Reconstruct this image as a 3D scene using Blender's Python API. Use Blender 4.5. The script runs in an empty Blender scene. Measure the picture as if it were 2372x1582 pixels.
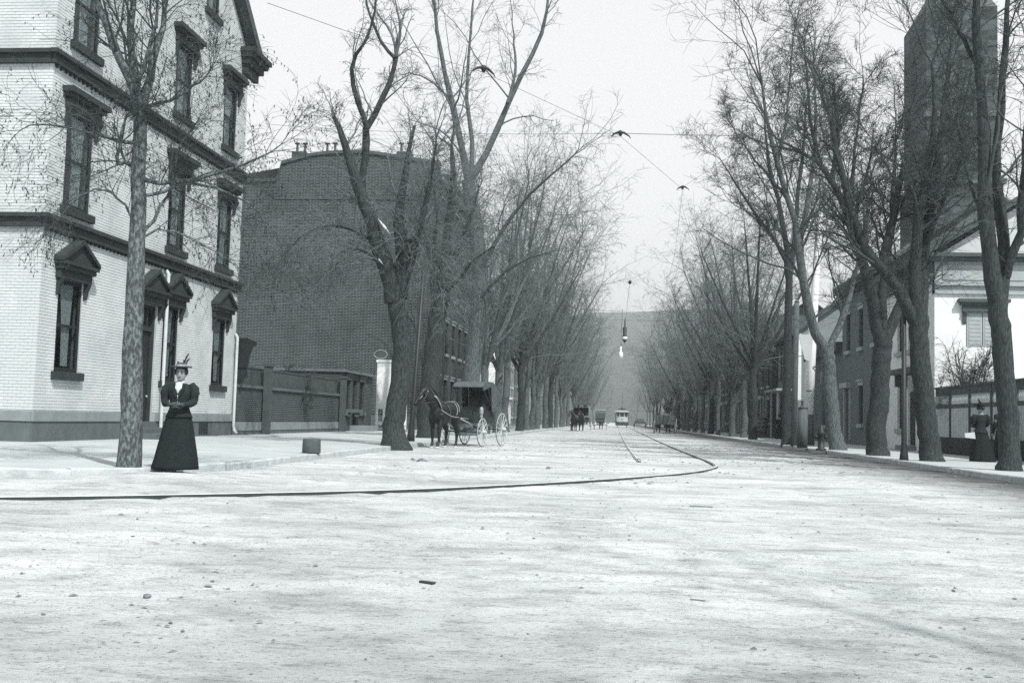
import bpy, math, random
import numpy as np
from mathutils import Matrix, Vector
R_ = math.radians
random.seed(7)
sc = bpy.context.scene
COL = sc.collection

# ---------------------------------------------------------------- camera
CAM_H = 1.0                      # metres above the road
FPX, PW, PH = 2400.0, 2372.0, 1582.0   # focal length in pixels of the original plate
YAW, PITCH, ROLL = 0.107246, 0.074162, 0.028
_r = np.array([math.cos(YAW), math.sin(YAW), 0.0])
_d = np.array([-math.sin(YAW)*math.cos(PITCH), math.cos(YAW)*math.cos(PITCH), math.sin(PITCH)])
_u = np.cross(_r, _d)
_c, _s = math.cos(ROLL), math.sin(ROLL)
AX_R, AX_U, AX_D = _c*_r + _s*_u, -_s*_r + _c*_u, _d
cd = bpy.data.cameras.new('camera'); cam = bpy.data.objects.new('camera', cd); COL.objects.link(cam)
cd.sensor_width = 36.0; cd.sensor_fit = 'HORIZONTAL'; cd.lens = 36.0*FPX/PW
cd.clip_start = 0.1; cd.clip_end = 6000
_b = -AX_D
cam.matrix_world = Matrix(((AX_R[0], AX_U[0], _b[0], 0), (AX_R[1], AX_U[1], _b[1], 0), (AX_R[2], AX_U[2], _b[2], CAM_H), (0, 0, 0, 1)))
sc.camera = cam

def ray(px, py):
    return AX_R*((px-PW/2)/FPX) - AX_U*((py-PH/2)/FPX) + AX_D
def G(px, py, z=0.0):            # surveyed point on level ground
    v = ray(px, py); t = (z-CAM_H)/v[2]; return np.array([0, 0, CAM_H]) + t*v
def D(px, py, Y):                # surveyed point at distance Y
    v = ray(px, py); return np.array([0, 0, CAM_H]) + v*(Y/v[1])

# ---------------------------------------------------------------- sky, sun, exposure
SUN_EL = R_(50)
SUN_AZ = math.atan2(0.60, -0.80)         # towards the sun: right and behind the camera
world = bpy.data.worlds.new('World'); sc.world = world; world.use_nodes = True
nt = world.node_tree; nt.nodes.clear()
sky = nt.nodes.new('ShaderNodeTexSky'); sky.sky_type = 'NISHITA'; sky.sun_disc = False
sky.sun_elevation = SUN_EL; sky.sun_rotation = SUN_AZ; sky.air_density = 1.0; sky.dust_density = 3.0; sky.ozone_density = 1.0
sep = nt.nodes.new('ShaderNodeSeparateColor'); nt.links.new(sky.outputs[0], sep.inputs[0])
# a blue-sensitive plate: the sky is taken by its blue light and printed without colour
mx = nt.nodes.new('ShaderNodeMath'); mx.operation = 'MULTIPLY'; mx.inputs[1].default_value = 0.9
nt.links.new(sep.outputs[2], mx.inputs[0])
ad = nt.nodes.new('ShaderNodeMath'); ad.operation = 'MULTIPLY_ADD'; ad.inputs[1].default_value = 0.1
nt.links.new(sep.outputs[1], ad.inputs[0]); nt.links.new(mx.outputs[0], ad.inputs[2])
p1 = nt.nodes.new('ShaderNodeMath'); p1.operation = 'POWER'; p1.inputs[1].default_value = 0.30; nt.links.new(ad.outputs[0], p1.inputs[0])
p2 = nt.nodes.new('ShaderNodeMath'); p2.operation = 'MULTIPLY'; p2.inputs[1].default_value = 3.8 ** 0.70; nt.links.new(p1.outputs[0], p2.inputs[0]); ad = p2
com = nt.nodes.new('ShaderNodeCombineColor')
for k, f in enumerate((0.98, 0.993, 1.0)):
    m = nt.nodes.new('ShaderNodeMath'); m.operation = 'MULTIPLY'; m.inputs[1].default_value = f
    nt.links.new(ad.outputs[0], m.inputs[0]); nt.links.new(m.outputs[0], com.inputs[k])
bg = nt.nodes.new('ShaderNodeBackground'); bg.inputs[1].default_value = 0.15
nt.links.new(com.outputs[0], bg.inputs[0])
wo = nt.nodes.new('ShaderNodeOutputWorld'); nt.links.new(bg.outputs[0], wo.inputs[0])
sl = bpy.data.lights.new('sun', 'SUN'); sun = bpy.data.objects.new('sun', sl); COL.objects.link(sun)
sl.energy = 3.2; sl.angle = R_(0.53); sl.color = (1.0, 0.975, 0.94)
_sd = Vector((0.60*math.cos(SUN_EL), -0.80*math.cos(SUN_EL), math.sin(SUN_EL)))
sun.rotation_euler = _sd.to_track_quat('Z', 'Y').to_euler(); sun.location = (30, -40, 60)
vs = sc.view_settings; vs.view_transform = 'Standard'; vs.look = 'None'; vs.gamma = 1.0; vs.exposure = 0.86; vs.use_curve_mapping = False
sc.render.engine = 'CYCLES'
sc.cycles.max_bounces = 5; sc.cycles.diffuse_bounces = 3; sc.cycles.transparent_max_bounces = 12
sc.cycles.volume_bounces = 0
sc.cycles.use_denoising = False        # keep the fine twigs; what noise is left reads as plate grain

# ---------------------------------------------------------------- materials
MATS = {}
def tone(v):                      # printed grey with the plate's cool cast in the dark tones
    k = max(0.0, min(1.0, v)) ** 0.45
    return (v*(0.67+0.33*k), v*(0.965+0.035*k), v, 1.0)
def mat(name, v, rough=0.8, var=0.25, scale=4.0, stretch=(1, 1, 1), bump=0.0, bscale=None, metal=0.0, spec=0.3, v2=None, detail=5.0, sharp=None):
    if name in MATS: return MATS[name]
    m = bpy.data.materials.new(name); MATS[name] = m; m.use_nodes = True
    n, l = m.node_tree.nodes, m.node_tree.links
    b = n['Principled BSDF']; b.inputs['Roughness'].default_value = rough; b.inputs['Metallic'].default_value = metal
    b.inputs['Specular IOR Level'].default_value = spec
    tc = n.new('ShaderNodeTexCoord'); mp = n.new('ShaderNodeMapping'); mp.inputs['Scale'].default_value = stretch
    l.new(tc.outputs['Object'], mp.inputs[0])
    nz = n.new('ShaderNodeTexNoise'); nz.inputs['Scale'].default_value = scale; nz.inputs['Detail'].default_value = detail; nz.inputs['Roughness'].default_value = 0.62
    l.new(mp.outputs[0], nz.inputs['Vector'])
    cr = n.new('ShaderNodeValToRGB')
    lo, hi = sharp or (0.28, 0.72)
    cr.color_ramp.elements[0].position = lo; cr.color_ramp.elements[1].position = hi
    a, c = (v*(1-var), v*(1+var)) if v2 is None else (v, v2)
    cr.color_ramp.elements[0].color = tone(a); cr.color_ramp.elements[1].color = tone(c)
    l.new(nz.outputs[0], cr.inputs[0]); l.new(cr.outputs[0], b.inputs['Base Color'])
    if bump:
        bn = n.new('ShaderNodeTexNoise'); bn.inputs['Scale'].default_value = bscale or scale*3; bn.inputs['Detail'].default_value = 6
        l.new(mp.outputs[0], bn.inputs['Vector'])
        bp = n.new('ShaderNodeBump'); bp.inputs['Strength'].default_value = bump; bp.inputs['Distance'].default_value = 0.03
        l.new(bn.outputs[0], bp.inputs['Height']); l.new(bp.outputs[0], b.inputs['Normal'])
    return m
def brick_mat(name, v, mortar, var=0.3, w=0.215, h=0.075, axis='XZ', bump=0.6):
    if name in MATS: return MATS[name]
    m = bpy.data.materials.new(name); MATS[name] = m; m.use_nodes = True
    n, l = m.node_tree.nodes, m.node_tree.links
    b = n['Principled BSDF']; b.inputs['Roughness'].default_value = 0.9; b.inputs['Specular IOR Level'].default_value = 0.15
    tc = n.new('ShaderNodeTexCoord'); sp = n.new('ShaderNodeSeparateXYZ'); cb = n.new('ShaderNodeCombineXYZ')
    l.new(tc.outputs['Object'], sp.inputs[0])
    l.new(sp.outputs[0 if axis == 'XZ' else 1], cb.inputs[0]); l.new(sp.outputs[2], cb.inputs[1])
    bt = n.new('ShaderNodeTexBrick'); bt.inputs['Scale'].default_value = 1.0
    bt.inputs['Brick Width'].default_value = w; bt.inputs['Row Height'].default_value = h; bt.inputs['Mortar Size'].default_value = 0.012
    bt.inputs['Color1'].default_value = tone(v*(1-var)); bt.inputs['Color2'].default_value = tone(v*(1+var)); bt.inputs['Mortar'].default_value = tone(mortar)
    l.new(cb.outputs[0], bt.inputs['Vector'])
    nz = n.new('ShaderNodeTexNoise'); nz.inputs['Scale'].default_value = 0.55; nz.inputs['Detail'].default_value = 6
    l.new(tc.outputs['Object'], nz.inputs['Vector'])
    cr = n.new('ShaderNodeValToRGB'); cr.color_ramp.elements[0].position = .3; cr.color_ramp.elements[1].position = .7
    cr.color_ramp.elements[0].color = (.85, .85, .85, 1); cr.color_ramp.elements[1].color = (1.12, 1.12, 1.12, 1)
    l.new(nz.outputs[0], cr.inputs[0])
    mm = n.new('ShaderNodeMix'); mm.data_type = 'RGBA'; mm.blend_type = 'MULTIPLY'; mm.inputs[0].default_value = 1.0
    l.new(bt.outputs[0], mm.inputs[6]); l.new(cr.outputs[0], mm.inputs[7]); l.new(mm.outputs[2], b.inputs['Base Color'])
    bp = n.new('ShaderNodeBump'); bp.invert = True; bp.inputs['Strength'].default_value = bump; bp.inputs['Distance'].default_value = 0.02
    l.new(bt.outputs['Fac'], bp.inputs['Height']); l.new(bp.outputs[0], b.inputs['Normal'])
    return m
def glass_mat():
    m = bpy.data.materials.new('window_glass'); MATS['window_glass'] = m; m.use_nodes = True
    n, l = m.node_tree.nodes, m.node_tree.links; n.remove(n['Principled BSDF'])
    t = n.new('ShaderNodeBsdfTransparent'); t.inputs[0].default_value = (.62, .66, .66, 1)
    g = n.new('ShaderNodeBsdfGlossy'); g.inputs['Roughness'].default_value = 0.04; g.inputs[0].default_value = (.8, .85, .85, 1)
    f0 = n.new('ShaderNodeLayerWeight'); f0.inputs[0].default_value = .35; f1 = n.new('ShaderNodeMath'); f1.operation = 'POWER'; f1.inputs[1].default_value = 3.0; l.new(f0.outputs['Facing'], f1.inputs[0])
    f = n.new('ShaderNodeMath'); f.operation = 'MULTIPLY_ADD'; f.inputs[1].default_value = .5; f.inputs[2].default_value = .035; l.new(f1.outputs[0], f.inputs[0])
    x = n.new('ShaderNodeMixShader'); l.new(f.outputs[0], x.inputs[0]); l.new(t.outputs[0], x.inputs[1]); l.new(g.outputs[0], x.inputs[2])
    l.new(x.outputs[0], n['Material Output'].inputs[0]); return m
GLASS = glass_mat()
M_GLASS_DARK = mat('dark_glass', .02, rough=.12, var=.4, scale=1.2, spec=.6)
M_WHITE_BRICK = mat('painted_white_brick', .52, rough=.75, var=.16, scale=1.1, bump=.15, bscale=30)
M_WHITE_JOINT = mat('painted_joint', .38, rough=.85, var=.15, scale=2)
M_BROWN = mat('brownstone_trim', .032, rough=.75, var=.3, scale=3, bump=.2, bscale=25)
M_BROWN2 = mat('dark_painted_frame', .018, rough=.55, var=.25, scale=5)
M_STONE = mat('grey_foundation_stone', .11, rough=.85, var=.2, scale=3, stretch=(1, 1, .6), bump=.2, bscale=20)
M_BAND = mat('light_base_course', .22, rough=.85, var=.15, scale=3, bump=.15, bscale=25)
M_CURTAIN = mat('lace_curtain', .85, rough=.95, var=.15, scale=8)
M_WHITE = mat('white_paint', .72, rough=.6, var=.08, scale=5)
M_ROOM = mat('dim_interior', .05, rough=.95, var=.2, scale=1)
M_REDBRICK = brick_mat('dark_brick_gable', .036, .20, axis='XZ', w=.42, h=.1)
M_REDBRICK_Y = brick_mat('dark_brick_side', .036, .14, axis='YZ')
M_SLATE = mat('slate_roof', .07, rough=.7, var=.25, scale=3, stretch=(1, 1, 4))
M_TINROOF = mat('tin_roof', .12, rough=.5, var=.2, scale=2)
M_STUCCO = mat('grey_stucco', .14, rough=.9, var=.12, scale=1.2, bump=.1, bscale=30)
M_STUCCO_W = mat('whitewashed_wall', .68, rough=.85, var=.06, scale=1.0, bump=.1, bscale=30)
M_CLAP = mat('pale_clapboard', .50, rough=.75, var=.08, scale=2)
M_TRIM = mat('grey_trim', .34, rough=.7, var=.12, scale=3)
M_TRIMD = mat('dark_trim', .07, rough=.7, var=.2, scale=3)
M_CHURCH = brick_mat('church_stone', .075, .11, var=.45, w=.9, h=.38, axis='XZ')
M_BARK = mat('grey_bark', .042, rough=.92, v2=.16, scale=21, stretch=(1.4, 1.4, .30), bump=1.0, bscale=26, sharp=(.36, .66))
M_BARK_D = mat('dark_bark', .018, rough=.92, v2=.062, scale=21, stretch=(1.4, 1.4, .30), bump=1.0, bscale=26, sharp=(.36, .66))
M_SYC = mat('mottled_sycamore_bark', .05, rough=.85, v2=.19, scale=20, stretch=(1.3, 1.3, .55), bump=.6, bscale=16, sharp=(.44, .64), detail=7)
M_TWIG = mat('twig_bark', .13, rough=.85, var=.25, scale=2)
M_TWIG_D = mat('dark_twig_bark', .06, rough=.85, var=.25, scale=2)
M_TWIG_R = mat('upright_twig_bark', .065, rough=.85, var=.25, scale=2)
M_CUT = mat('bare_wood', .62, rough=.8, var=.15, scale=6)
M_KERB = mat('kerb_granite', .40, rough=.85, var=.25, scale=4, bump=.3, bscale=30)
M_PAVE = mat('pavement', .33, rough=.9, v2=.44, scale=1.0, bump=.12, bscale=40, detail=8)
M_IRON = mat('cast_iron', .018, rough=.55, var=.3, scale=8, spec=.4)
M_POLE = mat('weathered_pole', .10, rough=.85, var=.3, scale=6, stretch=(2, 2, .2))
M_POLEW = mat('whitewashed_pole', .78, rough=.8, var=.08, scale=5, stretch=(2, 2, .2))
M_WIRE = mat('copper_wire', .05, rough=.5, var=.1)
M_RAIL = mat('rail_rust', .04, rough=.8, var=.3, scale=6)
M_RAILTOP = mat('polished_rail_glint', .62, rough=.35, var=.15, scale=6, metal=.25)  # pale base colour paints in the sun's glint on the polished steel
M_WOOD = mat('worn_wood', .16, rough=.85, var=.3, scale=5, stretch=(1, 1, .3))
M_BLACKC = mat('black_cloth', .019, rough=.95, var=.15, scale=14, bump=.08, bscale=60, spec=.1)
M_BLACKC2 = mat('charcoal_cloth', .026, rough=.95, var=.15, scale=14, bump=.08, bscale=60, spec=.1)
M_SKIN = mat('skin', .25, rough=.6, var=.08, scale=6)
M_HAIR = mat('dark_hair', .022, rough=.6, var=.3, scale=30)
M_SHIRT = mat('white_linen', .44, rough=.9, var=.04)
M_STRAW = mat('straw_hat', .30, rough=.9, var=.25, scale=30)
M_FEATHER = mat('dark_feather', .025, rough=.8, var=.3, scale=20)
M_GLOVE = mat('dark_glove', .05, rough=.7, var=.2, scale=10)
M_FEATURE = mat('face_line', .06, rough=.7, var=.1)
M_HORSE = mat('dark_horse_coat', .012, rough=.5, var=.4, scale=5, spec=.3)
M_HOOF = mat('pale_hoof', .5, rough=.8, var=.2)
M_LEATHER = mat('harness_leather', .04, rough=.4, var=.3, scale=8, spec=.5)
M_HARN = mat('light_harness_strap', .30, rough=.5, var=.2)
M_WHEELW = mat('pale_wheel_paint', .42, rough=.6, var=.3, scale=8)
M_TYRE = mat('iron_tyre', .09, rough=.5, var=.2)
M_TOP = mat('buggy_top_leather', .09, rough=.6, var=.25, scale=6)
M_CARR = mat('dark_carriage_paint', .03, rough=.3, var=.2, scale=5, spec=.5)
M_WAGON = mat('brown_wagon_board', .10, rough=.8, var=.3, scale=4, stretch=(.3, .3, 3))
M_TRAMD = mat('tram_dark_paint', .06, rough=.4, var=.15)
M_TRAML = mat('tram_cream_paint', .48, rough=.5, var=.06)
M_CLOD = mat('dry_dirt_clod', .16, rough=.95, var=.5, scale=9)
M_HILL = mat('wooded_hillside', .045, rough=1.0, var=.35, scale=.03, detail=10, spec=0)
M_FENCE = mat('pale_fence_board', .42, rough=.8, var=.12, scale=3)
M_HAT = mat('dark_trimmed_hat', .07, rough=.9, var=.5, scale=30)
M_CLAPD = mat('shaded_clapboard', .22, rough=.8, var=.12, scale=2)  # darker copy of the pale clapboard, with the porch shade put into its colour
M_DOWN = mat('grey_white_downspout', .46, rough=.6, var=.12, scale=5)
M_DRUM = mat('dark_stone_drum', .075, rough=.85, var=.2, scale=8, bump=.2, bscale=40)
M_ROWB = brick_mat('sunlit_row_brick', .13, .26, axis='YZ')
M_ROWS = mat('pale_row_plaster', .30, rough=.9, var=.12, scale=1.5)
M_PAPER = mat('white_paper', .5, rough=.9, var=.03)

# dirt road: dusty, raked by wheels, with damp and dung-stained patches
def dirt_mat(name, far=False):
    m = bpy.data.materials.new(name); MATS[name] = m; m.use_nodes = True
    n, l = m.node_tree.nodes, m.node_tree.links
    b = n['Principled BSDF']; b.inputs['Roughness'].default_value = .95; b.inputs['Specular IOR Level'].default_value = .12
    tc = n.new('ShaderNodeTexCoord')
    def noise(scale, st, detail=6, rough=.6, rot=0.0):
        mp = n.new('ShaderNodeMapping'); mp.inputs['Scale'].default_value = st; mp.inputs['Rotation'].default_value = (0, 0, rot)
        l.new(tc.outputs['Object'], mp.inputs[0])
        z = n.new('ShaderNodeTexNoise'); z.inputs['Scale'].default_value = scale; z.inputs['Detail'].default_value = detail; z.inputs['Roughness'].default_value = rough
        l.new(mp.outputs[0], z.inputs['Vector']); return z
    def ramp(src, p0, p1, c0, c1):
        r = n.new('ShaderNodeValToRGB'); r.color_ramp.elements[0].position = p0; r.color_ramp.elements[1].position = p1
        r.color_ramp.elements[0].color = (c0, c0, c0, 1); r.color_ramp.elements[1].color = (c1, c1, c1, 1)
        l.new(src.outputs[0], r.inputs[0]); return r
    def mul(a, c):
        q = n.new('ShaderNodeMix'); q.data_type = 'RGBA'; q.blend_type = 'MULTIPLY'; q.inputs[0].default_value = 1
        l.new(a, q.inputs[6]); l.new(c, q.inputs[7]); return q.outputs[2]
    base = n.new('ShaderNodeValToRGB'); base.color_ramp.elements[0].position = .3; base.color_ramp.elements[1].position = .68
    base.color_ramp.elements[0].color = tone(.48); base.color_ramp.elements[1].color = tone(.60)
    l.new(noise(.45, (1, 1, 1), 8).outputs[0], base.inputs[0])
    streak = ramp(noise(5.5, (.7, 1.3, 1), 10, .80, .10), .34, .48, .54, 1.0)     # wheel-dragged smears
    rut = ramp(noise(1.1, (.7, 1.4, 1), 9, .76, -.12), .35, .52, .62, 1.0)         # broad soft smudges
    speck = ramp(noise(38, (.8, 1.1, 1), 6, .75), .37, .44, .40, 1.0)             # crumbs of dung and gravel
    patch = ramp(noise(.30, (.8, 1.4, 1), 7, .66, .5), .34, .56, .70, 1.0)
    c = mul(base.outputs[0], streak.outputs[0]); c = mul(c, rut.outputs[0]); c = mul(c, speck.outputs[0]); c = mul(c, patch.outputs[0])
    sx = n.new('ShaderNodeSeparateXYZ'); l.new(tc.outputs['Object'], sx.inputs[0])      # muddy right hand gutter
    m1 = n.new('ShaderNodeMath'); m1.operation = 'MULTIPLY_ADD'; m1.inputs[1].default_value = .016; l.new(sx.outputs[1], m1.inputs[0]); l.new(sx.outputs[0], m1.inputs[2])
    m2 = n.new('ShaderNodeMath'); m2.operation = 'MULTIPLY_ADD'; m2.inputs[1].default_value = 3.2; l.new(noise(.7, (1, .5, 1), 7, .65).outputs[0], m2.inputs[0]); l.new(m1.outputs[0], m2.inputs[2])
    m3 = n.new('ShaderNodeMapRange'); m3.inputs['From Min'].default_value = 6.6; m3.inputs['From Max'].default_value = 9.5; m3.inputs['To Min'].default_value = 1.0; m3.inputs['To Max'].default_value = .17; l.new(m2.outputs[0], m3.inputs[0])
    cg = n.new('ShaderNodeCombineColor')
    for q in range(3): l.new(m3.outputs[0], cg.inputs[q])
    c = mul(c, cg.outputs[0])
    l.new(c, b.inputs['Base Color'])
    bn = noise(20, (.8, 1.4, 1), 8, .75); bp = n.new('ShaderNodeBump'); bp.inputs['Strength'].default_value = .8; bp.inputs['Distance'].default_value = .03
    l.new(bn.outputs[0], bp.inputs['Height']); l.new(bp.outputs[0], b.inputs['Normal'])
    return m
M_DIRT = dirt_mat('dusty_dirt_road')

# ---------------------------------------------------------------- helpers
def wm(o):
    m = Matrix(o.matrix_basis) if o.type != 'CAMERA' else o.matrix_basis
    m = Matrix.LocRotScale(o.location, o.rotation_euler, o.scale)
    return wm(o.parent) @ o.matrix_parent_inverse @ m if o.parent else m
def tag(o, label=None, cat=None, group=None, kind=None):
    if label: o['label'] = label
    if cat: o['category'] = cat
    if group: o['group'] = group
    if kind: o['kind'] = kind
    return o
def empty(name, loc=(0, 0, 0), rz=0.0, label=None, cat=None, group=None):
    o = bpy.data.objects.new(name, None); COL.objects.link(o); o.location = tuple(loc); o.rotation_euler = (0, 0, rz)
    return tag(o, label, cat, group)
def adopt(o, parent, keep_world=True):
    o.parent = parent
    if keep_world: o.matrix_parent_inverse = wm(parent).inverted()
    return o
def add_obj(name, me, parent=None, world=True):
    o = bpy.data.objects.new(name, me); COL.objects.link(o)
    if parent is not None: adopt(o, parent, world)
    return o
def copy_tree(o, parent=None):
    c = o.copy(); COL.objects.link(c)
    if parent is not None: c.parent = parent
    for ch in o.children: copy_tree(ch, c)
    return c
def smooth(me, on=True):
    me.polygons.foreach_set('use_smooth', np.full(len(me.polygons), on, dtype=bool))

class MB:
    def __init__(s): s.v = []; s.f = []
    def add(s, vs, fs):
        k = len(s.v); s.v += [tuple(map(float, p)) for p in vs]; s.f += [tuple(i+k for i in f) for f in fs]; return s
    def box(s, x0, x1, y0, y1, z0, z1):
        return s.add([(x0, y0, z0), (x1, y0, z0), (x1, y1, z0), (x0, y1, z0), (x0, y0, z1), (x1, y0, z1), (x1, y1, z1), (x0, y1, z1)],
                     [(0, 3, 2, 1), (4, 5, 6, 7), (0, 1, 5, 4), (1, 2, 6, 5), (2, 3, 7, 6), (3, 0, 4, 7)])
    def hexa(s, P):               # 8 corners, bottom ring then top ring
        return s.add(P, [(0, 3, 2, 1), (4, 5, 6, 7), (0, 1, 5, 4), (1, 2, 6, 5), (2, 3, 7, 6), (3, 0, 4, 7)])
    def prism(s, poly, fn0, fn1):  # poly of 2d points mapped to two end positions
        n = len(poly); a = [fn0(*p) for p in poly]; b = [fn1(*p) for p in poly]
        return s.add(a+b, [tuple(range(n))[::-1], tuple(range(n, 2*n))] + [(i, (i+1) % n, n+(i+1) % n, n+i) for i in range(n)])
    def tube(s, pts, rad, sides=8, cap=True, squash=None):
        P = np.array(pts, float); n = len(P); rad = np.broadcast_to(np.array(rad, float), (n,))
        T = np.gradient(P, axis=0); T /= np.linalg.norm(T, axis=1)[:, None]+1e-9
        ref = np.array([0, 0, 1.0]) if abs(T[:, 2]).mean() < .8 else np.array([1.0, 0, 0])
        N = np.cross(T, ref); N /= np.linalg.norm(N, axis=1)[:, None]+1e-9; B = np.cross(T, N)
        q = squash or (1, 1)
        vs = []
        for i in range(n):
            for k in range(sides):
                a = 2*math.pi*k/sides; vs.append(P[i]+rad[i]*(math.cos(a)*N[i]*q[0]+math.sin(a)*B[i]*q[1]))
        fs = [(i*sides+k, i*sides+(k+1) % sides, (i+1)*sides+(k+1) % sides, (i+1)*sides+k) for i in range(n-1) for k in range(sides)]
        if cap: fs += [tuple(range(sides))[::-1], tuple((n-1)*sides+k for k in range(sides))]
        return s.add(vs, fs)
    def rings(s, R, sides=20, cap=True, wob=None):   # R: (z, cx, cy, rx, ry)
        vs = []
        for i, (z, cx, cy, rx, ry) in enumerate(R):
            for k in range(sides):
                a = 2*math.pi*k/sides; w = wob(i, a) if wob else 1.0
                vs.append((cx+rx*w*math.cos(a), cy+ry*w*math.sin(a), z))
        n = len(R)
        fs = [(i*sides+k, i*sides+(k+1) % sides, (i+1)*sides+(k+1) % sides, (i+1)*sides+k) for i in range(n-1) for k in range(sides)]
        if cap: fs += [tuple(range(sides))[::-1], tuple((n-1)*sides+k for k in range(sides))]
        return s.add(vs, fs)
    def ball(s, c, r, sides=10, n=7):
        r = (r, r, r) if np.isscalar(r) else r
        return s.rings([(c[2]-r[2]*math.cos(math.pi*(i+.15)/(n-.7)), c[0], c[1], r[0]*math.sin(math.pi*(i+.15)/(n-.7)), r[1]*math.sin(math.pi*(i+.15)/(n-.7))) for i in range(n)], sides)
    def mesh(s, name, m, sm=False):
        me = bpy.data.meshes.new(name); me.from_pydata(s.v, [], s.f); me.materials.append(m); me.update()
        if sm: smooth(me)
        return me
    def build(s, name, m, parent=None, sm=False, world=True):
        return add_obj(name, s.mesh(name, m, sm), parent, world)

class Face:                       # a vertical plane: origin O, u along the wall, v up, n outwards
    def __init__(s, O, U, N): s.O = np.array(O, float); s.U = np.array(U, float); s.N = np.array(N, float); s.V = np.array([0, 0, 1.0])
    def p(s, u, v, n=0.0): return s.O+s.U*u+s.V*v+s.N*n
    def box(s, mb, u0, u1, v0, v1, n0, n1):
        P = [s.p(u0, v0, n0), s.p(u1, v0, n0), s.p(u1, v0, n1), s.p(u0, v0, n1), s.p(u0, v1, n0), s.p(u1, v1, n0), s.p(u1, v1, n1), s.p(u0, v1, n1)]
        if np.dot(np.cross(s.U, s.N), s.V) < 0: P = [P[i] for i in (3, 2, 1, 0, 7, 6, 5, 4)]
        return mb.hexa(P)
    def quad(s, mb, a, b, c, d): return mb.add([s.p(*q) for q in (a, b, c, d)], [(0, 1, 2, 3)])
    def wall(s, mb, w, h, openings, reveal=.14, u_0=0.0, v_0=0.0):
        us = sorted({u_0, w, *[o[0] for o in openings], *[o[1] for o in openings]}); vs_ = sorted({v_0, h, *[o[2] for o in openings], *[o[3] for o in openings]})
        for i in range(len(us)-1):
            for j in range(len(vs_)-1):
                cu, cv = (us[i]+us[i+1])/2, (vs_[j]+vs_[j+1])/2
                if any(o[0] < cu < o[1] and o[2] < cv < o[3] for o in openings): continue
                s.quad(mb, (us[i], vs_[j]), (us[i+1], vs_[j]), (us[i+1], vs_[j+1]), (us[i], vs_[j+1]))
        for a, b, c, d in openings:
            for q0, q1 in (((a, c), (b, c)), ((b, c), (b, d)), ((b, d), (a, d)), ((a, d), (a, c))):
                s.quad(mb, (*q0, 0), (*q1, 0), (*q1, -reveal), (*q0, -reveal))
        return mb

def window(face, parent, u0, u1, v0, v1, frame=M_BROWN2, glass=None, bars=(1, 0), depth=.10, fw=.07, sill=None, hood=None, hoodm=None, curtain=False, shutters=None):
    """one sash window: the frame is the window object; pane, sill, hood, curtain are its pieces"""
    mb = MB()
    face.box(mb, u0, u0+fw, v0, v1, -depth-.05, -depth); face.box(mb, u1-fw, u1, v0, v1, -depth-.05, -depth)
    face.box(mb, u0+fw, u1-fw, v0, v0+fw, -depth-.05, -depth); face.box(mb, u0+fw, u1-fw, v1-fw, v1, -depth-.05, -depth)
    vm = (v0+v1)/2
    if bars[0]: face.box(mb, u0+fw, u1-fw, vm-.035, vm+.035, -depth-.045, -depth-.004)
    for k in range(bars[1]):
        um = u0+(u1-u0)*(k+1)/(bars[1]+1); face.box(mb, um-.02, um+.02, v0+fw, v1-fw, -depth-.04, -depth-.008)
    w = mb.build('window', frame, parent)
    g = MB(); face.box(g, u0+fw, u1-fw, v0+fw, v1-fw, -depth-.035, -depth-.025); g.build('pane', glass or M_GLASS_DARK, w)
    if sill:
        b = MB(); face.box(b, u0-.12, u1+.12, v0-.2, v0-.004, -depth+.01, .12); b.build('sill', sill, w)
    if hood: hood(face, w, u0, u1, v0, v1, hoodm)
    if curtain:
        c = MB(); n = 14; vs = []
        for i in range(n+1):
            t = i/n; uu = u0+fw+.02+(u1-u0-2*fw-.04)*(.22+.62*t)
            for vv, sq in ((v0+.15, .62), (v0+(v1-v0)*.5, .7), (v1-.08, 1.12)):
                uc = u0+(u1-u0)*.53
                vs.append(face.p(uc+(uu-uc)*sq, vv, -depth-.075+.02*math.sin(i*2.3+vv)))
        c.add(vs, [(3*i+j, 3*i+3+j, 3*i+4+j, 3*i+1+j) for i in range(n) for j in range(2)])
        c.build('curtain', M_CURTAIN, w, sm=True)
    if shutters:
        for a, b in ((u0-(u1-u0)*.5-.02, u0-.02), (u1+.02, u1+(u1-u0)*.5+.02)):
            q = MB(); face.box(q, a, b, v0, v1, .01, .05)
            for k in range(3): face.box(q, a+.06, b-.06, v0+.08+(v1-v0)*k/3, v0+(v1-v0)*(k+1)/3-.04, .05, .062)
            q.build('shutter', shutters, w)
    return w

def pediment(face, w, u0, u1, v0, v1, m):
    b = MB(); um = (u0+u1)/2; W = (u1-u0)/2
    face.box(b, u0-.18, u1+.18, v1+.0, v1+.22, 0, .15)
    face.box(b, u0-.22, u1+.22, v1+.22, v1+.34, 0, .24)
    face.box(b, u0-.27, u1+.27, v1+.34, v1+.42, 0, .30)
    poly = [(um-W-.25, v1+.42), (um+W+.25, v1+.42), (um, v1+.92)]
    b.prism(poly, lambda u, v: face.p(u, v, .004), lambda u, v: face.p(u, v, .22))
    for sgn in (-1, 1):           # raking mouldings
        pl = [(um+sgn*(W+.30), v1+.42), (um+sgn*(W+.30), v1+.52), (um, v1+1.04), (um, v1+.92)]
        b.prism(pl, lambda u, v: face.p(u, v, .002), lambda u, v: face.p(u, v, .31))
        a0 = um+sgn*(W+.02)       # console bracket
        c0, c1 = (a0, a0+sgn*.11) if sgn > 0 else (a0+sgn*.11, a0)
        poly2 = [(.0, v1-.42), (.07, v1-.40), (.10, v1-.2), (.17, v1-.02), (.17, v1+.0), (0, v1)]
        b.prism(poly2, lambda n, v, c0=c0: face.p(c0, v, n), lambda n, v, c1=c1: face.p(c1, v, n))
    b.build('pediment_hood', m, w)
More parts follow.
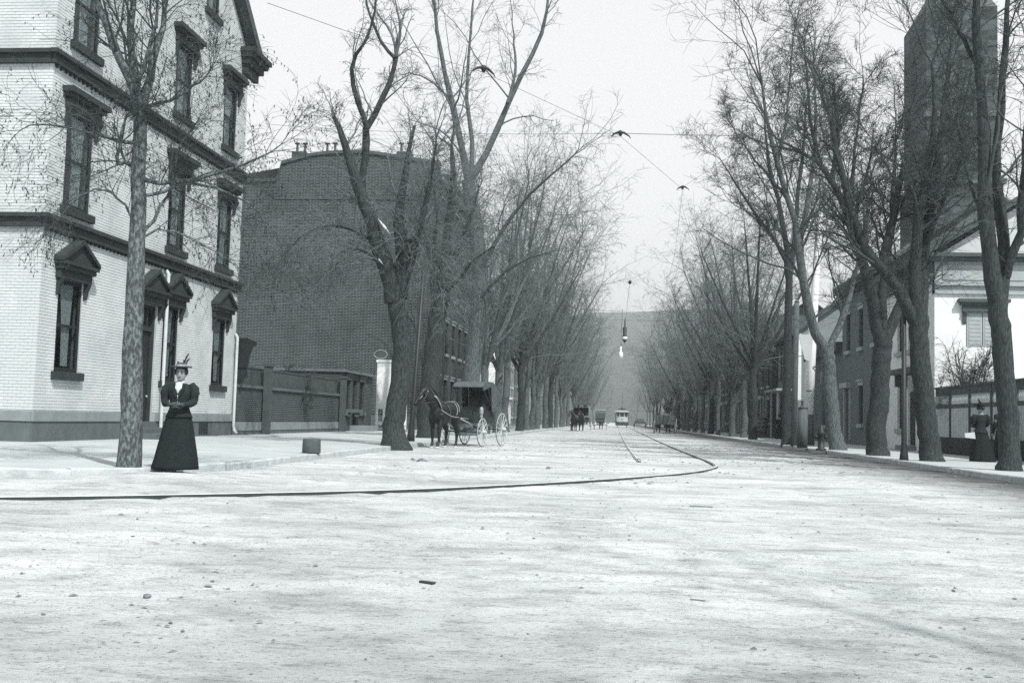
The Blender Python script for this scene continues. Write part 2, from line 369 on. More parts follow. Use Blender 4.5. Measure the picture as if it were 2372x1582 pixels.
def flat_hood(face, w, u0, u1, v0, v1, m):
    b = MB()
    face.box(b, u0-.16, u1+.16, v1, v1+.26, 0, .12)
    face.box(b, u0-.24, u1+.24, v1+.26, v1+.36, 0, .22)
    face.box(b, u0-.32, u1+.32, v1+.36, v1+.50, 0, .29)
    for sgn in (-1, 1):
        a0 = (u1 if sgn > 0 else u0)+sgn*.0
        c0, c1 = (a0, a0+.13) if sgn > 0 else (a0-.13, a0)
        poly2 = [(.0, v1-.5), (.06, v1-.46), (.10, v1-.2), (.2, v1-.02), (.2, v1), (0, v1)]
        b.prism(poly2, lambda n, v, c0=c0: face.p(c0, v, n), lambda n, v, c1=c1: face.p(c1, v, n))
    b.build('flat_hood', m, w)
def lintel(face, w, u0, u1, v0, v1, m):
    b = MB(); face.box(b, u0-.1, u1+.1, v1, v1+.22, 0, .05); face.box(b, u0-.14, u1+.14, v1+.22, v1+.30, 0, .12); b.build('lintel', m, w)

# ---------------------------------------------------------------- ground, road, pavements
rng = np.random.default_rng(11)
def vnoise(x, y, scale, seed):
    r = np.random.default_rng(seed).random((256, 256)); X, Y = x/scale, y/scale
    xi, yi = np.floor(X).astype(int), np.floor(Y).astype(int); fx, fy = X-xi, Y-yi
    fx, fy = fx*fx*(3-2*fx), fy*fy*(3-2*fy); g = lambda a, b: r[a % 256, b % 256]
    return (g(xi, yi)*(1-fx)+g(xi+1, yi)*fx)*(1-fy)+(g(xi, yi+1)*(1-fx)+g(xi+1, yi+1)*fx)*fy-.5
g = MB(); g.add([(-2500, -60, -.07), (2500, -60, -.07), (2500, 4000, -.07), (-2500, 4000, -.07)], [(0, 1, 2, 3)])
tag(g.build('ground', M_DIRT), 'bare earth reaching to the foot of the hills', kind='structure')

def kerb_left(y): return -6.5-.0035*max(0, y-60)
def kerb_right(y): return float(np.interp(y, [18, 28, 33, 45, 80, 110, 340], [7.75, 7.8, 7.8, 7.62, 7.1, 6.7, 5.6]))
ys = [1.2]
while ys[-1] < 340: ys.append(ys[-1]+max(.035, .0105*ys[-1]))
ys = np.array(ys); xs = np.concatenate([np.linspace(-30, -10.2, 60), np.linspace(-10, 10, 200), np.linspace(10.2, 30, 60)])
XX, YY = np.meshgrid(xs, ys)
fade = np.clip(1.0-(YY-40)/60, .15, 1)
ZZ = (.020*vnoise(XX+40, YY*1.2, 1.1, 1)+.010*vnoise(XX+40, YY*1.3, .33, 2)+.010*vnoise(XX+40, YY*1.2, .12, 3))*fade
ZZ += .10*np.exp(-(((XX+6.3)/1.3)**2+((YY-14.0)/1.6)**2))          # dust heaped against the corner kerb
ZZ -= .012*np.exp(-((XX-2.9)/.25)**2)*fade
for xr in (-4.3, -2.85, 4.4, 5.85):                                 # wheel ruts up the street and round into the side street
    c_ = xr+.25*np.sin(YY*.11+xr); wgt = np.clip((YY-9)/8, 0, 1)*fade
    ZZ += wgt*(.014*np.exp(-((np.abs(XX-c_)-.14)/.07)**2)-.028*np.exp(-((XX-c_)/.08)**2))
for yr in (11.6, 10.2, 7.9, 6.6):
    c_ = yr+.06*XX+.22*np.sin(XX*.35+yr)
    ZZ += .010*np.exp(-((np.abs(YY-c_)-.12)/.06)**2)-.020*np.exp(-((YY-c_)/.07)**2)
V = np.stack([XX, YY, ZZ], -1).reshape(-1, 3); nx = len(xs); ny = len(ys)
ii = (np.arange(ny-1)[:, None]*nx+np.arange(nx-1)[None, :]).reshape(-1)
Q = np.stack([ii, ii+1, ii+nx+1, ii+nx], 1)
def mesh_np(name, V, Q, m, sm=False):
    me = bpy.data.meshes.new(name); k = Q.shape[1]
    me.vertices.add(len(V)); me.vertices.foreach_set('co', np.ascontiguousarray(V, dtype=np.float32).reshape(-1))
    me.loops.add(Q.size); me.loops.foreach_set('vertex_index', np.ascontiguousarray(Q, dtype=np.int32).reshape(-1))
    me.polygons.add(len(Q)); me.polygons.foreach_set('loop_start', np.arange(0, Q.size, k, dtype=np.int32))
    me.polygons.foreach_set('loop_total', np.full(len(Q), k, dtype=np.int32))
    me.materials.append(m); me.update(calc_edges=True)
    if sm: smooth(me)
    return me
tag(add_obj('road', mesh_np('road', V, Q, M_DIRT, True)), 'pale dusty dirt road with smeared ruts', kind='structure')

# clods and crumbs too many to count
def clod_field(n, near=True):
    cv, cf = [], []
    base = np.array([(1, 0, 0), (.3, .9, 0), (-.8, .6, 0), (-.8, -.6, 0), (.3, -.9, 0), (.1, .1, .75)])
    fc = [(0, 1, 5), (1, 2, 5), (2, 3, 5), (3, 4, 5), (4, 0, 5)]
    r = np.random.default_rng(5 if near else 6)
    for k in range(n):
        y = 2.2+50*r.random()**2.2; x = (r.random()-.5)*2*min(10, 1.2+y*.62)-.1*y
        if not near: y = 17+33*r.random(); x = -6+13.5*r.random()
        if vnoise(np.array([x+40]), np.array([y]), 2.2, 9)[0] < (-.02 if near else .12) and r.random() < (.8 if near else .97): continue
        if x > 8.2 or (x < -6.3 and y > 13.2): continue
        s = (.003+.011*r.random()**5)*(1+y*.035) if near else .012+.03*r.random()**3; a = r.random()*6.28
        p = base*(s*(.7+.6*r.random(3))); p = p*(1.6, 1, .8)
        p = np.stack([p[:, 0]*math.cos(a)-p[:, 1]*math.sin(a)+x, p[:, 0]*math.sin(a)+p[:, 1]*math.cos(a)+y, p[:, 2]+.002], 1)
        m0 = len(cv); cv += p.tolist(); cf += [tuple(i+m0 for i in f) for f in fc]
    b = MB(); b.v = cv; b.f = cf
    tag(b.build('road_crumbs' if near else 'road_dung', M_CLOD), 'scattered dark crumbs of dirt on the road' if near else 'trampled clumps of dung strewn about the tram rails', 'dirt', kind='stuff')
clod_field(9000); clod_field(2600, False)

def pavement(name, pts, label, z=.13):
    b = MB(); n = len(pts)
    b.add([(x, y, -.06) for x, y in pts]+[(x, y, z) for x, y in pts], [tuple(range(n, 2*n))]+[(i, (i+1) % n, n+(i+1) % n, n+i) for i in range(n)])
    return tag(b.build(name, M_PAVE), label, kind='structure')
KW = .2
lp = [(kerb_left(y)-KW-.004, y) for y in (15.6, 20, 30, 45, 60, 90, 120, 160, 200, 260, 335)]
corner = [(-9.2, 13.62), (-8.2, 13.66), (-7.5, 13.95), (-7.0, 14.5), (-6.76, 15.0)]
pav_l = pavement('pavement_left', [(-60, 13.6)]+corner+lp+[(-60, 335)], 'broad pale pavement beside the white brick house')
rp = [(kerb_right(y)+KW+.004, y) for y in (335, 260, 200, 160, 120, 90, 60, 45, 33, 28, 22)]
pav_r = pavement('pavement_right', [(60, 335)]+rp+[(8.6, 19.4), (10.6, 17.6), (60, 17)], 'pale pavement along the right hand houses')
def kerbstones(pts, parent, side, l0=1.25, l1=2.1, far=70.0):
    """granite kerb stones, one object each; side is +1 when the pavement lies to the left of the walk"""
    P = [np.array(p) for p in pts]; seg = [np.linalg.norm(P[i+1]-P[i]) for i in range(len(P)-1)]; tot = sum(seg)
    def at(s):
        for i, L in enumerate(seg):
            if s <= L or i == len(seg)-1: return P[i]+(P[i+1]-P[i])*(s/L)
            s -= L
    s = 0.0
    while s < tot-.3:
        y = at(s)[1]; L = random.uniform(l0, l1) if y < far else 12.0
        e = min(s+L, tot); a, b = at(s), at(e-.018); d = (b-a)/np.linalg.norm(b-a); nrm = np.array([-d[1], d[0]])*side
        z1 = .135+random.uniform(-.012, .012); o = random.uniform(-.012, .012); a = a-nrm*o; b = b-nrm*o; z2 = z1+random.uniform(-.008, .008)
        c = .02
        q = MB(); prof = [(0, -.1), (0.012, z1-c), (c+.012, z1), (KW, z1), (KW, -.1)]
        n = len(prof)
        A = [(*(a+nrm*t), z) for t, z in prof]; B = [(*(b+nrm*t), z+(z2-z1 if z > 0 else 0)) for t, z in prof]
        q.add(A+B, [tuple(range(n)), tuple(range(n, 2*n))[::-1]]+[(i, n+i, n+(i+1) % n, (i+1) % n) for i in range(n)])
        q.build('kerb_stone', M_KERB, parent); s = e
kl = [(-12, 13.42), (-9.2, 13.42), (-8.1, 13.46), (-7.37, 13.75), (-6.82, 14.36), (-6.56, 14.95), (-6.5, 15.6)]+[(kerb_left(y), y) for y in (20, 30, 45, 60, 90, 120, 160, 200, 260, 330)]
kerbstones(kl, pav_l, 1)
kr = [(20, 17.1), (10.5, 17.4), (8.4, 19.2), (7.78, 22)]+[(kerb_right(y), y) for y in (28, 33, 45, 60, 90, 120, 160, 200, 260, 330)]
kerbstones(kr, pav_r, -1, 1.6, 2.6)

# tram rails
def rail(pts, label, lift=.026):
    P = [np.array(p, float) for p in pts]; dense = []
    for i in range(len(P)-1):
        k = max(2, int(np.linalg.norm(P[i+1]-P[i])/.8))
        p0, p1, p2, p3 = P[max(i-1, 0)], P[i], P[i+1], P[min(i+2, len(P)-1)]
        for j in range(k):
            t = j/k; dense.append(.5*((2*p1)+(-p0+p2)*t+(2*p0-5*p1+4*p2-p3)*t*t+(-p0+3*p1-3*p2+p3)*t**3))
    dense.append(P[-1]); dense = np.array(dense); T = np.gradient(dense, axis=0); T /= np.linalg.norm(T, axis=1)[:, None]; N = np.stack([-T[:, 1], T[:, 0]], 1)
    prof = [(-.045, -.05), (-.045, lift-.006), (-.037, lift), (.012, lift), (.016, lift-.03), (.03, lift-.03), (.034, lift-.006), (.05, lift-.006), (.05, -.05)]
    b = MB(); n = len(prof); b.v = [(*(dense[i]+N[i]*o), z) for i in range(len(dense)) for o, z in prof]
    b.f = [(i*n+k, (i+1)*n+k, (i+1)*n+k+1, i*n+k+1) for i in range(len(dense)-1) for k in range(n-1)]
    b.f += [tuple(range(n)), tuple((len(dense)-1)*n+k for k in range(n))[::-1]]
    me = b.mesh('tram_rail', M_RAIL); me.materials.append(M_RAILTOP); mi = np.zeros(len(me.polygons), dtype=np.int32); mi[[i for i in range((len(dense)-1)*(n-1)) if i % (n-1) in (1, 2, 6)]] = 1
    me.polygons.foreach_set('material_index', mi)
    return tag(add_obj('tram_rail', me), label, 'rail', 'tram rails in the road')
rail([(.46, 26.4), (.40, 30), (.21, 46), (-.1, 90), (-.3, 140), (-.8, 320)], 'straight steel tram rail with its near end buried in dust')
rail([(-14, 7.2), (-9, 9.0), (-6.23, 10.43), (-3.86, 12.42), (-2.52, 13.85), (-.92, 16.34), (.48, 18.98), (1.4, 21.15), (2.1, 23.9), (2.28, 26.6), (2.2, 33), (2.0, 48), (1.75, 90), (1.5, 140), (1.0, 320)], 'steel tram rail curving left across the crossing', .042)

# hill closing the view
hb = MB(); NXh, NYh = 90, 14; hv = []
for j in range(NYh):
    for i in range(NXh):
        x = -1500+3000*i/(NXh-1); t = j/(NYh-1); y = 900+t*900
        top = 168+6*math.sin(x*.004+1)+5*math.sin(x*.013)
        hv.append((x, y, -2+top*(math.sin(min(1, t*1.15)*math.pi/2)**1.15)+2.5*math.sin(x*.05+j)*t+random.uniform(-2, 2)*t))
hb.add(hv, [(j*NXh+i, j*NXh+i+1, (j+1)*NXh+i+1, (j+1)*NXh+i) for j in range(NYh-1) for i in range(NXh-1)])
tag(hb.build('hill', M_HILL, sm=True), 'long wooded hill closing the end of the street', kind='structure')

# ---------------------------------------------------------------- white brick corner house
WX, WY0, WY1, WZ = -13.9, 23.3, 36.0, .12
house = empty('corner_house', (WX, WY0, .13), label='white painted brick corner house with dark pedimented windows', cat='house')
fa = Face((WX, WY0, 0), (0, 1, 0), (1, 0, 0))
fb = Face((WX, WY0, 0), (-1, 0, 0), (0, -1, 0))
EAVE, PEAK = 13.95, 19.4; WW = WY1-WY0
op_a = []
for (a, b) in ((24.1, 25.25), (30.02, 31.12), (33.9, 35.0)):
    op_a += [(a-WY0, b-WY0, 1.85, 4.15)]
    op_a += [(a-.05-WY0, b+.1-WY0, 5.95, 8.4), (a-.02-WY0, b+.1-WY0, 10.15, 12.35)]
op_a += [(28.45-WY0, 29.6-WY0, .45, 4.05)]
op_a += [(32.0-WY0, 33.1-WY0, 14.25, 16.0), (26.2-WY0, 27.3-WY0, 14.25, 16.0)]
def under_rake(u, v): return v < EAVE or v < EAVE+(min(u, WW-u))*(PEAK-EAVE)/(WW/2)
# backing wall (the joints) with its openings
wb = MB(); fa.wall(wb, WW, EAVE, [o for o in op_a if o[3] < 13], .22, v_0=.13)
gop = [o for o in op_a if o[3] > 13]
usg = sorted({0.0, WW, WW/2, *[o[0] for o in gop], *[o[1] for o in gop]})
rk = lambda u: EAVE+min(u, WW-u)*(PEAK-EAVE)/(WW/2)
for i in range(len(usg)-1):
    a, b = usg[i], usg[i+1]; o = next((q for q in gop if q[0] <= a and b <= q[1]), None)
    if o:
        wb.add([fa.p(a, EAVE), fa.p(b, EAVE), fa.p(b, o[2]), fa.p(a, o[2])], [(0, 1, 2, 3)]); wb.add([fa.p(a, o[3]), fa.p(b, o[3]), fa.p(b, rk(b)), fa.p(a, rk(a))], [(0, 1, 2, 3)])
        for q0, q1 in (((a, o[2]), (b, o[2])), ((b, o[2]), (b, o[3])), ((b, o[3]), (a, o[3])), ((a, o[3]), (a, o[2]))):
            fa.quad(wb, (*q0, 0), (*q1, 0), (*q1, -.2), (*q0, -.2))
    else: wb.add([fa.p(a, EAVE), fa.p(b, EAVE), fa.p(b, rk(b)), fa.p(a, rk(a))], [(0, 1, 2, 3)])
opb = [(3.0, 4.1, 1.85, 4.15), (3.0, 4.1, 5.95, 8.4), (3.0, 4.1, 10.15, 12.35)]
fb.wall(wb, 11.0, EAVE, opb, .22, v_0=.13)
wb.box(WX-11, WX-.004, WY1-.3, WY1, .13, EAVE); wb.box(WX-11.3, WX-11.0, WY0, WY1, .13, EAVE)
wall_o = wb.build('wall', M_WHITE_JOINT, house)
ib = MB()
for z0 in (.2, 5.3, 9.4, 13.5): ib.box(WX-10.9, WX-.25, WY0+.25, WY1-.31, z0, z0+.1)
ib.box(WX-2.6, WX-2.5, WY0+.25, WY1-.31, .3, 13.5); ib.box(WX-10.9, WX-2.6, WY0+2.5, WY0+2.6, .3, 13.5)
ib.build('inner_floor', M_ROOM, house)
# bricks laid in running bond, clipped round the openings
CH, BL, J = .0765, .215, .011
bricks = []
def lay(face, w, h, openings, u_hi, gable):
    k = 0; v = .88
    while v+CH < h:
        iv = [(0.0, min(w, u_hi))]
        if gable and v+CH > EAVE:
            dx = (v+CH-EAVE)/((PEAK-EAVE)/(WW/2)); iv = [(dx, WW-dx)] if WW-2*dx > .3 else []
        for a, b, c, d in openings:
            if v+CH > c and v < d:
                new = []
                for p, q in iv:
                    if b <= p or a >= q: new.append((p, q)); continue
                    if a > p: new.append((p, a))
                    if b < q: new.append((b, q))
                iv = new
        off = (k % 2)*BL/2
        for p, q in iv:
            n = math.floor((p-off)/BL)*BL+off
            while n < q:
                a, b = max(n, p), min(n+BL, q)
                if b-a > .03: bricks.append((face, a+J/2, b-J/2, v+J/2, v+CH-J/2))
                n += BL
        v += CH; k += 1
lay(fa, WW, PEAK, op_a, WW, True); lay(fb, 11, EAVE, opb, 2.4, False)
_cam = np.array([0, 0, CAM_H])
bricks.sort(key=lambda q: np.linalg.norm(q[0].p((q[1]+q[2])/2, (q[3]+q[4])/2)-_cam))
BOXF = [(4, 5, 6, 7), (0, 1, 5, 4), (1, 2, 6, 5), (2, 3, 7, 6), (3, 0, 4, 7), (0, 3, 2, 1)]
cache = {}
for q in bricks[:300]:
    face, a, b, c, d = q; key = (id(face), round(b-a, 3), round(d-c, 3))
    if key not in cache:
        mb = MB(); w_, h_ = b-a, d-c
        P = [face.U*u+face.V*v+face.N*n for u, v, n in ((0, 0, 0), (w_, 0, 0), (w_, h_, 0), (0, h_, 0), (.003, .003, .008), (w_-.003, .003, .008), (w_-.003, h_-.003, .008), (.003, h_-.003, .008))]
        mb.add(P, BOXF); cache[key] = mb.mesh('brick', M_WHITE_BRICK)
    o = bpy.data.objects.new('brick', cache[key]); COL.objects.link(o); o.location = face.p(a, c, random.uniform(-.002, .002)); adopt(o, wall_o)
mb = MB()
for face, a, b, c, d in bricks[300:]:
    e = random.uniform(.0055, .009)
    mb.add([face.p(a, c), face.p(b, c), face.p(b, d), face.p(a, d), face.p(a+.002, c+.002, e), face.p(b-.002, c+.002, e), face.p(b-.002, d-.002, e), face.p(a+.002, d-.002, e)], BOXF[:5])
tag(mb.build('brickwork', M_WHITE_BRICK, wall_o), kind='stuff')
# belts, base course, plinth round both faces
for z0, z1, dp in ((5.27, 5.50, .05), (9.29, 9.52, .05)):
    b = MB()
    fa.box(b, -.10, WW+.10, z0, z1, .009, dp+.06); fa.box(b, -.2, WW+.2, z1, z1+.10, .009, .19)
    fb.box(b, 0.009, 11, z0, z1, .009, dp+.057); fb.box(b, 0.009, 11, z1, z1+.097, .009, .187)
    for k in range(60): fa.box(b, .05+k*.21, .13+k*.21, z0-.07, z0-.002, .009, .07)
    b.build('belt_course', M_BROWN, house)
b = MB(); fa.box(b, -.06, 28.25-WY0, .62, .86, .001, .07); fa.box(b, 29.8-WY0, WW, .62, .86, .001, .07); fb.box(b, .003, 11, .62, .857, .001, .067); b.build('base_course', M_BAND, house)
b = MB(); fa.box(b, -.03, WW-.003, .02, .618, -.05, .04); fb.box(b, .0, 11, .02, .617, -.05, .037); b.build('plinth', M_STONE, house)
for o in op_a:
    if o[2] < .5: continue
    lvl = 1 if o[3] < 5 else 2
    window(fa, house, *o, frame=M_BROWN2, glass=GLASS, depth=.03, fw=.10, sill=M_BROWN, hood=pediment if lvl == 1 else (flat_hood if o[3] < 13 else lintel), hoodm=M_BROWN, curtain=True)
for o in opb: window(fb, house, *o, frame=M_BROWN2, glass=GLASS, depth=.12, fw=.085, sill=M_BROWN, hood=pediment if o[3] < 5 else flat_hood, hoodm=M_BROWN)
# door with its pediment, leaf and steps
du0, du1 = 28.45-WY0, 29.6-WY0
d = MB(); fa.box(d, du0+.09, du1-.09, .45, 3.25, -.21, -.15)
for k in range(2):
    for (v0, v1) in ((.65, 1.55), (1.7, 3.1)): fa.box(d, du0+.17+k*.46, du0+.5+k*.46, v0, v1, -.149, -.13)
door = d.build('door', M_BROWN2, house)
b = MB(); fa.box(b, du0, du0+.085, .45, 4.05, -.2, -.06); fa.box(b, du1-.085, du1, .45, 4.05, -.2, -.06); fa.box(b, du0+.086, du1-.086, 3.27, 3.4, -.2, -.08); fa.box(b, du0+.086, du1-.086, 3.95, 4.05, -.2, -.08); b.build('door_frame', M_BROWN, door)
b = MB(); fa.box(b, du0+.09, du1-.09, 3.41, 3.94, -.16, -.15); b.build('transom_pane', M_GLASS_DARK, door)
pediment(fa, door, du0, du1, .45, 4.05, M_BROWN)
b = MB(); b.ball(fa.p(du1-.2, 1.35, -.1), .04, 8, 6); b.build('door_knob', M_HARN, door, sm=True)
for k, (v1, n1) in enumerate(((.44, .45), (.29, .85))):
    b = MB(); fa.box(b, du0-.35, du1+.55, .1, v1, .05 if k == 0 else .452, n1); b.build('door_step', M_STONE, house)
# downspouts, cellar grate, corner bracket and roof
for (y, zt) in ((29.98, 5.2), (35.86, 3.75)):
    b = MB(); pts = [fa.p(y-WY0, zt, .04), fa.p(y-WY0, zt-.12, .12), fa.p(y-WY0, .45, .12), fa.p(y-WY0, .3, .16), fa.p(y-WY0, .2, .26)]
    b.tube(pts, .055, 8); 
    b.build('downspout', M_DOWN, house, sm=True)
b = MB(); fa.box(b, 33.0-WY0, 33.75-WY0, .2, .58, .041, .05)
b.build('cellar_window', M_ROOM, house)
for k in range(5):
    b = MB(); fa.box(b, 33.05-WY0+k*.15, 33.08-WY0+k*.15, .2, .58, .051, .07); b.build('cellar_bar', M_IRON, house)
sl_ = (PEAK-EAVE)/(WW/2); ang = math.atan(sl_)
for sgn in (0, 1):
    b = MB()
    prof = [(-.45, -.1), (-.45+.0, .24), (WW/2, PEAK-EAVE+.62), (WW/2, PEAK-EAVE+.28)]
    f = (lambda u: u) if sgn == 0 else (lambda u: WW-u)
    P0 = [fa.p(f(u), EAVE-.1+v+(-.12 if i in (0,) else 0), .40) for i, (u, v) in enumerate(prof)]; P1 = [fa.p(f(u), EAVE-.1+v+(-.12 if i in (0,) else 0), -11.2) for i, (u, v) in enumerate(prof)]
    b.add(P0+P1, [(0, 1, 2, 3), (7, 6, 5, 4), (0, 4, 5, 1), (1, 5, 6, 2), (3, 2, 6, 7), (0, 3, 7, 4)]); b.build('roof', M_SLATE, house)
b = MB()
fa.box(b, WW-.75, WW+.75, 13.5, 13.72, .01, .32); fa.box(b, WW-.82, WW+.85, 13.72, 13.9, .01, .45); fa.box(b, WW-.66, WW+.55, 13.15, 13.5, .01, .2); fa.box(b, WW-.9, WW+.95, 13.9, 14.06, .01, .55)
b.build('eave_bracket', M_BROWN, house)
b = MB()        # small door canopy on the rear wall, seen past the corner
fr = Face((WX, WY1, 0), (-1, 0, 0), (0, 1, 0))
poly = [(0.0, 2.55), (.1, 2.5), (.18, 2.62), (.3, 3.0), (.62, 3.35), (.95, 3.42), (.95, 3.55), (0, 3.62)]
b.prism(poly, lambda n, v: fr.p(-.45, v, n), lambda n, v: fr.p(1.2, v, n)); b.build('rear_canopy', M_BROWN2, house)

# ---------------------------------------------------------------- yard wall between the two houses
yw = empty('yard_wall', (-13.9, 36.4, .13), label='dark brick yard wall with stone base and posts beside the white house', cat='wall')
fw_ = Face((-13.9, 36.35, 0), (0, 1, 0), (1, 0, 0)); LWW = 13.9
b = MB(); fw_.box(b, 0, LWW, .6, 1.86, -.3, 0); b.build('brick_panel', M_REDBRICK_Y, yw)
b = MB(); fw_.box(b, 0, LWW, .28, .598, -.33, .05); b.build('stone_base', M_BAND, yw)
b = MB(); fw_.box(b, 0, LWW, .02, .278, -.33, .03); b.build('footing', M_STONE, yw)
b = MB(); fw_.box(b, 0, LWW, 1.862, 1.97, -.36, .07); b.build('coping', M_STONE, yw)
b = MB(); fw_.box(b, 0, LWW, 1.972, 2.02, -.3, 0); b.build('lattice_rail', M_TRIMD, yw)
lb = MB()
for k in range(int(LWW/.16)): fw_.box(lb, k*.16+.015, k*.16+.135, 2.02, 2.62, -.17, -.13)
fw_.box(lb, 0, LWW, 2.62, 2.68, -.19, -.11); tag(lb.build('lattice', M_TRIMD, yw), kind='stuff')
for u in (2.75, 13.75):
    b = MB(); fw_.box(b, u-.16, u+.16, .02, 2.75, .071, .32); fw_.box(b, u-.2, u+.2, 2.75, 2.85, .03, .36); b.build('post', M_TRIMD, yw)

# ---------------------------------------------------------------- generic row house
def row_house(name, side, x, y0, y1, h, floors, cols, wallm, label, trim=M_TRIM, end=None, roofm=M_SLATE, depth=11.0, gable=False, cornice=True, door_col=0, win_w=1.0, group=None, shut=None, white_door=False, framem=M_BROWN2, first=1.1):
    H = empty(name, (x, y0, .13), label=label, cat='house', group=group)
    N = (1, 0, 0) if side < 0 else (-1, 0, 0)
    f = Face((x, y0, .13), (0, 1, 0), N); w = y1-y0; fh = (h-.6)/floors; ops = []
    for fl in range(floors):
        for c in range(cols):
            u = (c+.5)*w/cols
            if fl == 0 and c == door_col: ops.append((u-.62, u+.62, .25, 2.95, 'd'))
            else: ops.append((u-win_w/2, u+win_w/2, first+fl*fh, first+fl*fh+min(2.0, fh*.62), 'w'))
    b = MB(); f.wall(b, w, h, [o[:4] for o in ops], .18)
    x2 = x-N[0]*depth
    e = Face((x, y0, .13), (-N[0], 0, 0), (0, -1, 0)); e.quad(b, (0, 0), (depth, 0), (depth, h), (0, h))
    e2 = Face((x, y1, .13), (-N[0], 0, 0), (0, 1, 0)); e2.quad(b, (0, 0), (depth, 0), (depth, h), (0, h))
    if gable:
        for q in (e, e2): q.p; b.add([q.p(0, h), q.p(depth, h), q.p(depth/2, h+depth*.36)], [(0, 1, 2)])
    b.build('wall', wallm, H)
    if end is not None:
        q = MB(); e.box(q, 0, depth, 0, h, .003, .02); q.build('end_wall', end, H)
    for o in ops:
        if o[4] == 'w': window(f, H, *o[:4], frame=framem, sill=trim, hood=lintel, hoodm=trim, depth=.1, shutters=shut)
        else:
            d = MB(); f.box(d, o[0]+.1, o[1]-.1, o[2], o[3]-.55, -.17, -.11); dd = d.build('door', M_WHITE if white_door else M_BROWN2, H)
            q = MB(); f.box(q, o[0]-.16, o[0], o[2], o[3]+.1, 0, .1); f.box(q, o[1], o[1]+.16, o[2], o[3]+.1, 0, .1); f.box(q, o[0]-.3, o[1]+.3, o[3]+.1, o[3]+.38, 0, .3); q.build('door_surround', M_WHITE if white_door else trim, dd)
            q = MB(); f.box(q, o[0]+.1, o[1]-.1, o[3]-.53, o[3], -.15, -.14); q.build('transom_pane', M_GLASS_DARK, dd)
            s_ = MB(); f.box(s_, o[0]-.2, o[1]+.2, 0, .24, .001, .7); s_.build('door_step', M_BAND, H)
    if gable:
        r = MB(); pk = h+depth*.36
        for a_, c_ in ((0, depth/2), (depth, depth/2)):
            s0 = -.45 if a_ == 0 else .45; va = h-.45*.72
            P = [(a_+s0, va), (c_, pk), (c_, pk+.16), (a_+s0, va+.16)]
            r.prism(P, lambda u, v: e.p(u, v, .35), lambda u, v: e.p(u, v, -w-.35))
        r.build('roof', roofm, H)
    else:
        r = MB(); e.box(r, .25, depth, h, h+.12, -w+.05, -.05); r.build('roof', roofm, H)
    if cornice:
        q = MB(); f.box(q, -.05, w+.05, h-.5, h-.12, .001, .18); f.box(q, -.12, w+.12, h-.12, h+.14, .001, .5)
        for k in range(int(w/.8)): f.box(q, .3+k*.8, .45+k*.8, h-.5, h-.122, .181, .4)
        q.build('cornice', trim if not gable else M_TRIMD, H)
    return H, f, e

# red brick gable building behind the yard wall
GY = 66.0
gp = [D(px, py, GY) for px, py in ((560, 421), (641, 419), (653, 379), (720, 361), (760, 356), (840, 353), (930, 366), (1000, 378))]
red = empty('brick_building', (-12.4, GY, .13), label='tall dark brick building with broad gable wall and chimney pots', cat='building')
prof = [(-28.0, .1), (-28.0, gp[0][2])]+[(p[0], p[2]) for p in gp]+[(-12.2, gp[-1][2]), (-12.2, .1)]
b = MB(); b.prism(prof, lambda x, z: (x, GY, z), lambda x, z: (x, GY+.4, z)); b.build('gable_wall', M_REDBRICK, red)
cb_ = MB()
for i in range(2, len(prof)-2):
    (xa, za), (xb, zb) = prof[i], prof[i+1]
    if xb-xa < .3: continue
    cb_.hexa([(xa, GY-.12, za-.05), (xb, GY-.12, zb-.05), (xb, GY+.6, zb-.05), (xa, GY+.6, za-.05), (xa, GY-.12, za+.16), (xb, GY-.12, zb+.16), (xb, GY+.6, zb+.16), (xa, GY+.6, za+.16)])
cb_.build('parapet_coping', M_TRIMD, red)
b = MB(); b.box(-23.2, -12.2, GY-.06, GY-.002, 15.1, 15.25); b.build('brick_course', M_TRIMD, red)
b = MB(); b.box(-28, -12.2, GY-.05, GY-.002, .1, .95); b.build('stone_base', M_STONE, red)
for px in (692, 762, 935):
    p = D(px, 356, GY+3); q = MB(); q.box(p[0]-.5, p[0]+.5, GY+3, GY+4, p[2]-1.0, p[2]+.15); ch = q.build('chimney', M_REDBRICK, red)
    for k in (-1, 1):
        q = MB(); q.tube([(p[0]+k*.28, GY+3.5, p[2]+.15), (p[0]+k*.28, GY+3.5, p[2]+.75)], [.1, .08], 8); q.tube([(p[0]+k*.28, GY+3.5, p[2]+.8), (p[0]+k*.28, GY+3.5, p[2]+.86)], [.2, .2], 8); q.build('chimney_pot', M_TRIMD, ch)
fR = Face((-12.2, GY+.4, .13), (0, 1, 0), (1, 0, 0)); ops = [(1+2.9*c, 2.1+2.9*c, 1.2+4.0*fl, 3.4+4.0*fl) for fl in range(4) for c in range(5)]
b = MB(); fR.wall(b, 15.6, 16.9, ops, .2); b.box(-28, -12.21, GY+15.9, GY+16.0, .1, 16.9); b.build('street_wall', M_REDBRICK_Y, red)
b = MB(); b.add([(-12.2, GY+.4, 17.0), (-12.2, GY+16, 17.0), (-17.4, GY+16, 18.4), (-17.4, GY+.4, 18.4), (-28, GY+.4, 16.4), (-28, GY+16, 16.4)], [(0, 1, 2, 3), (3, 2, 5, 4)]); b.build('roof', M_TINROOF, red)
b = MB(); fR.box(b, -.1, 15.7, 16.4, 16.75, .001, .25); fR.box(b, -.2, 15.8, 16.75, 17.05, .001, .6); b.build('cornice', M_TRIM, red)
for o in ops: window(fR, red, *o, sill=M_TRIM, hood=lintel, hoodm=M_TRIM)

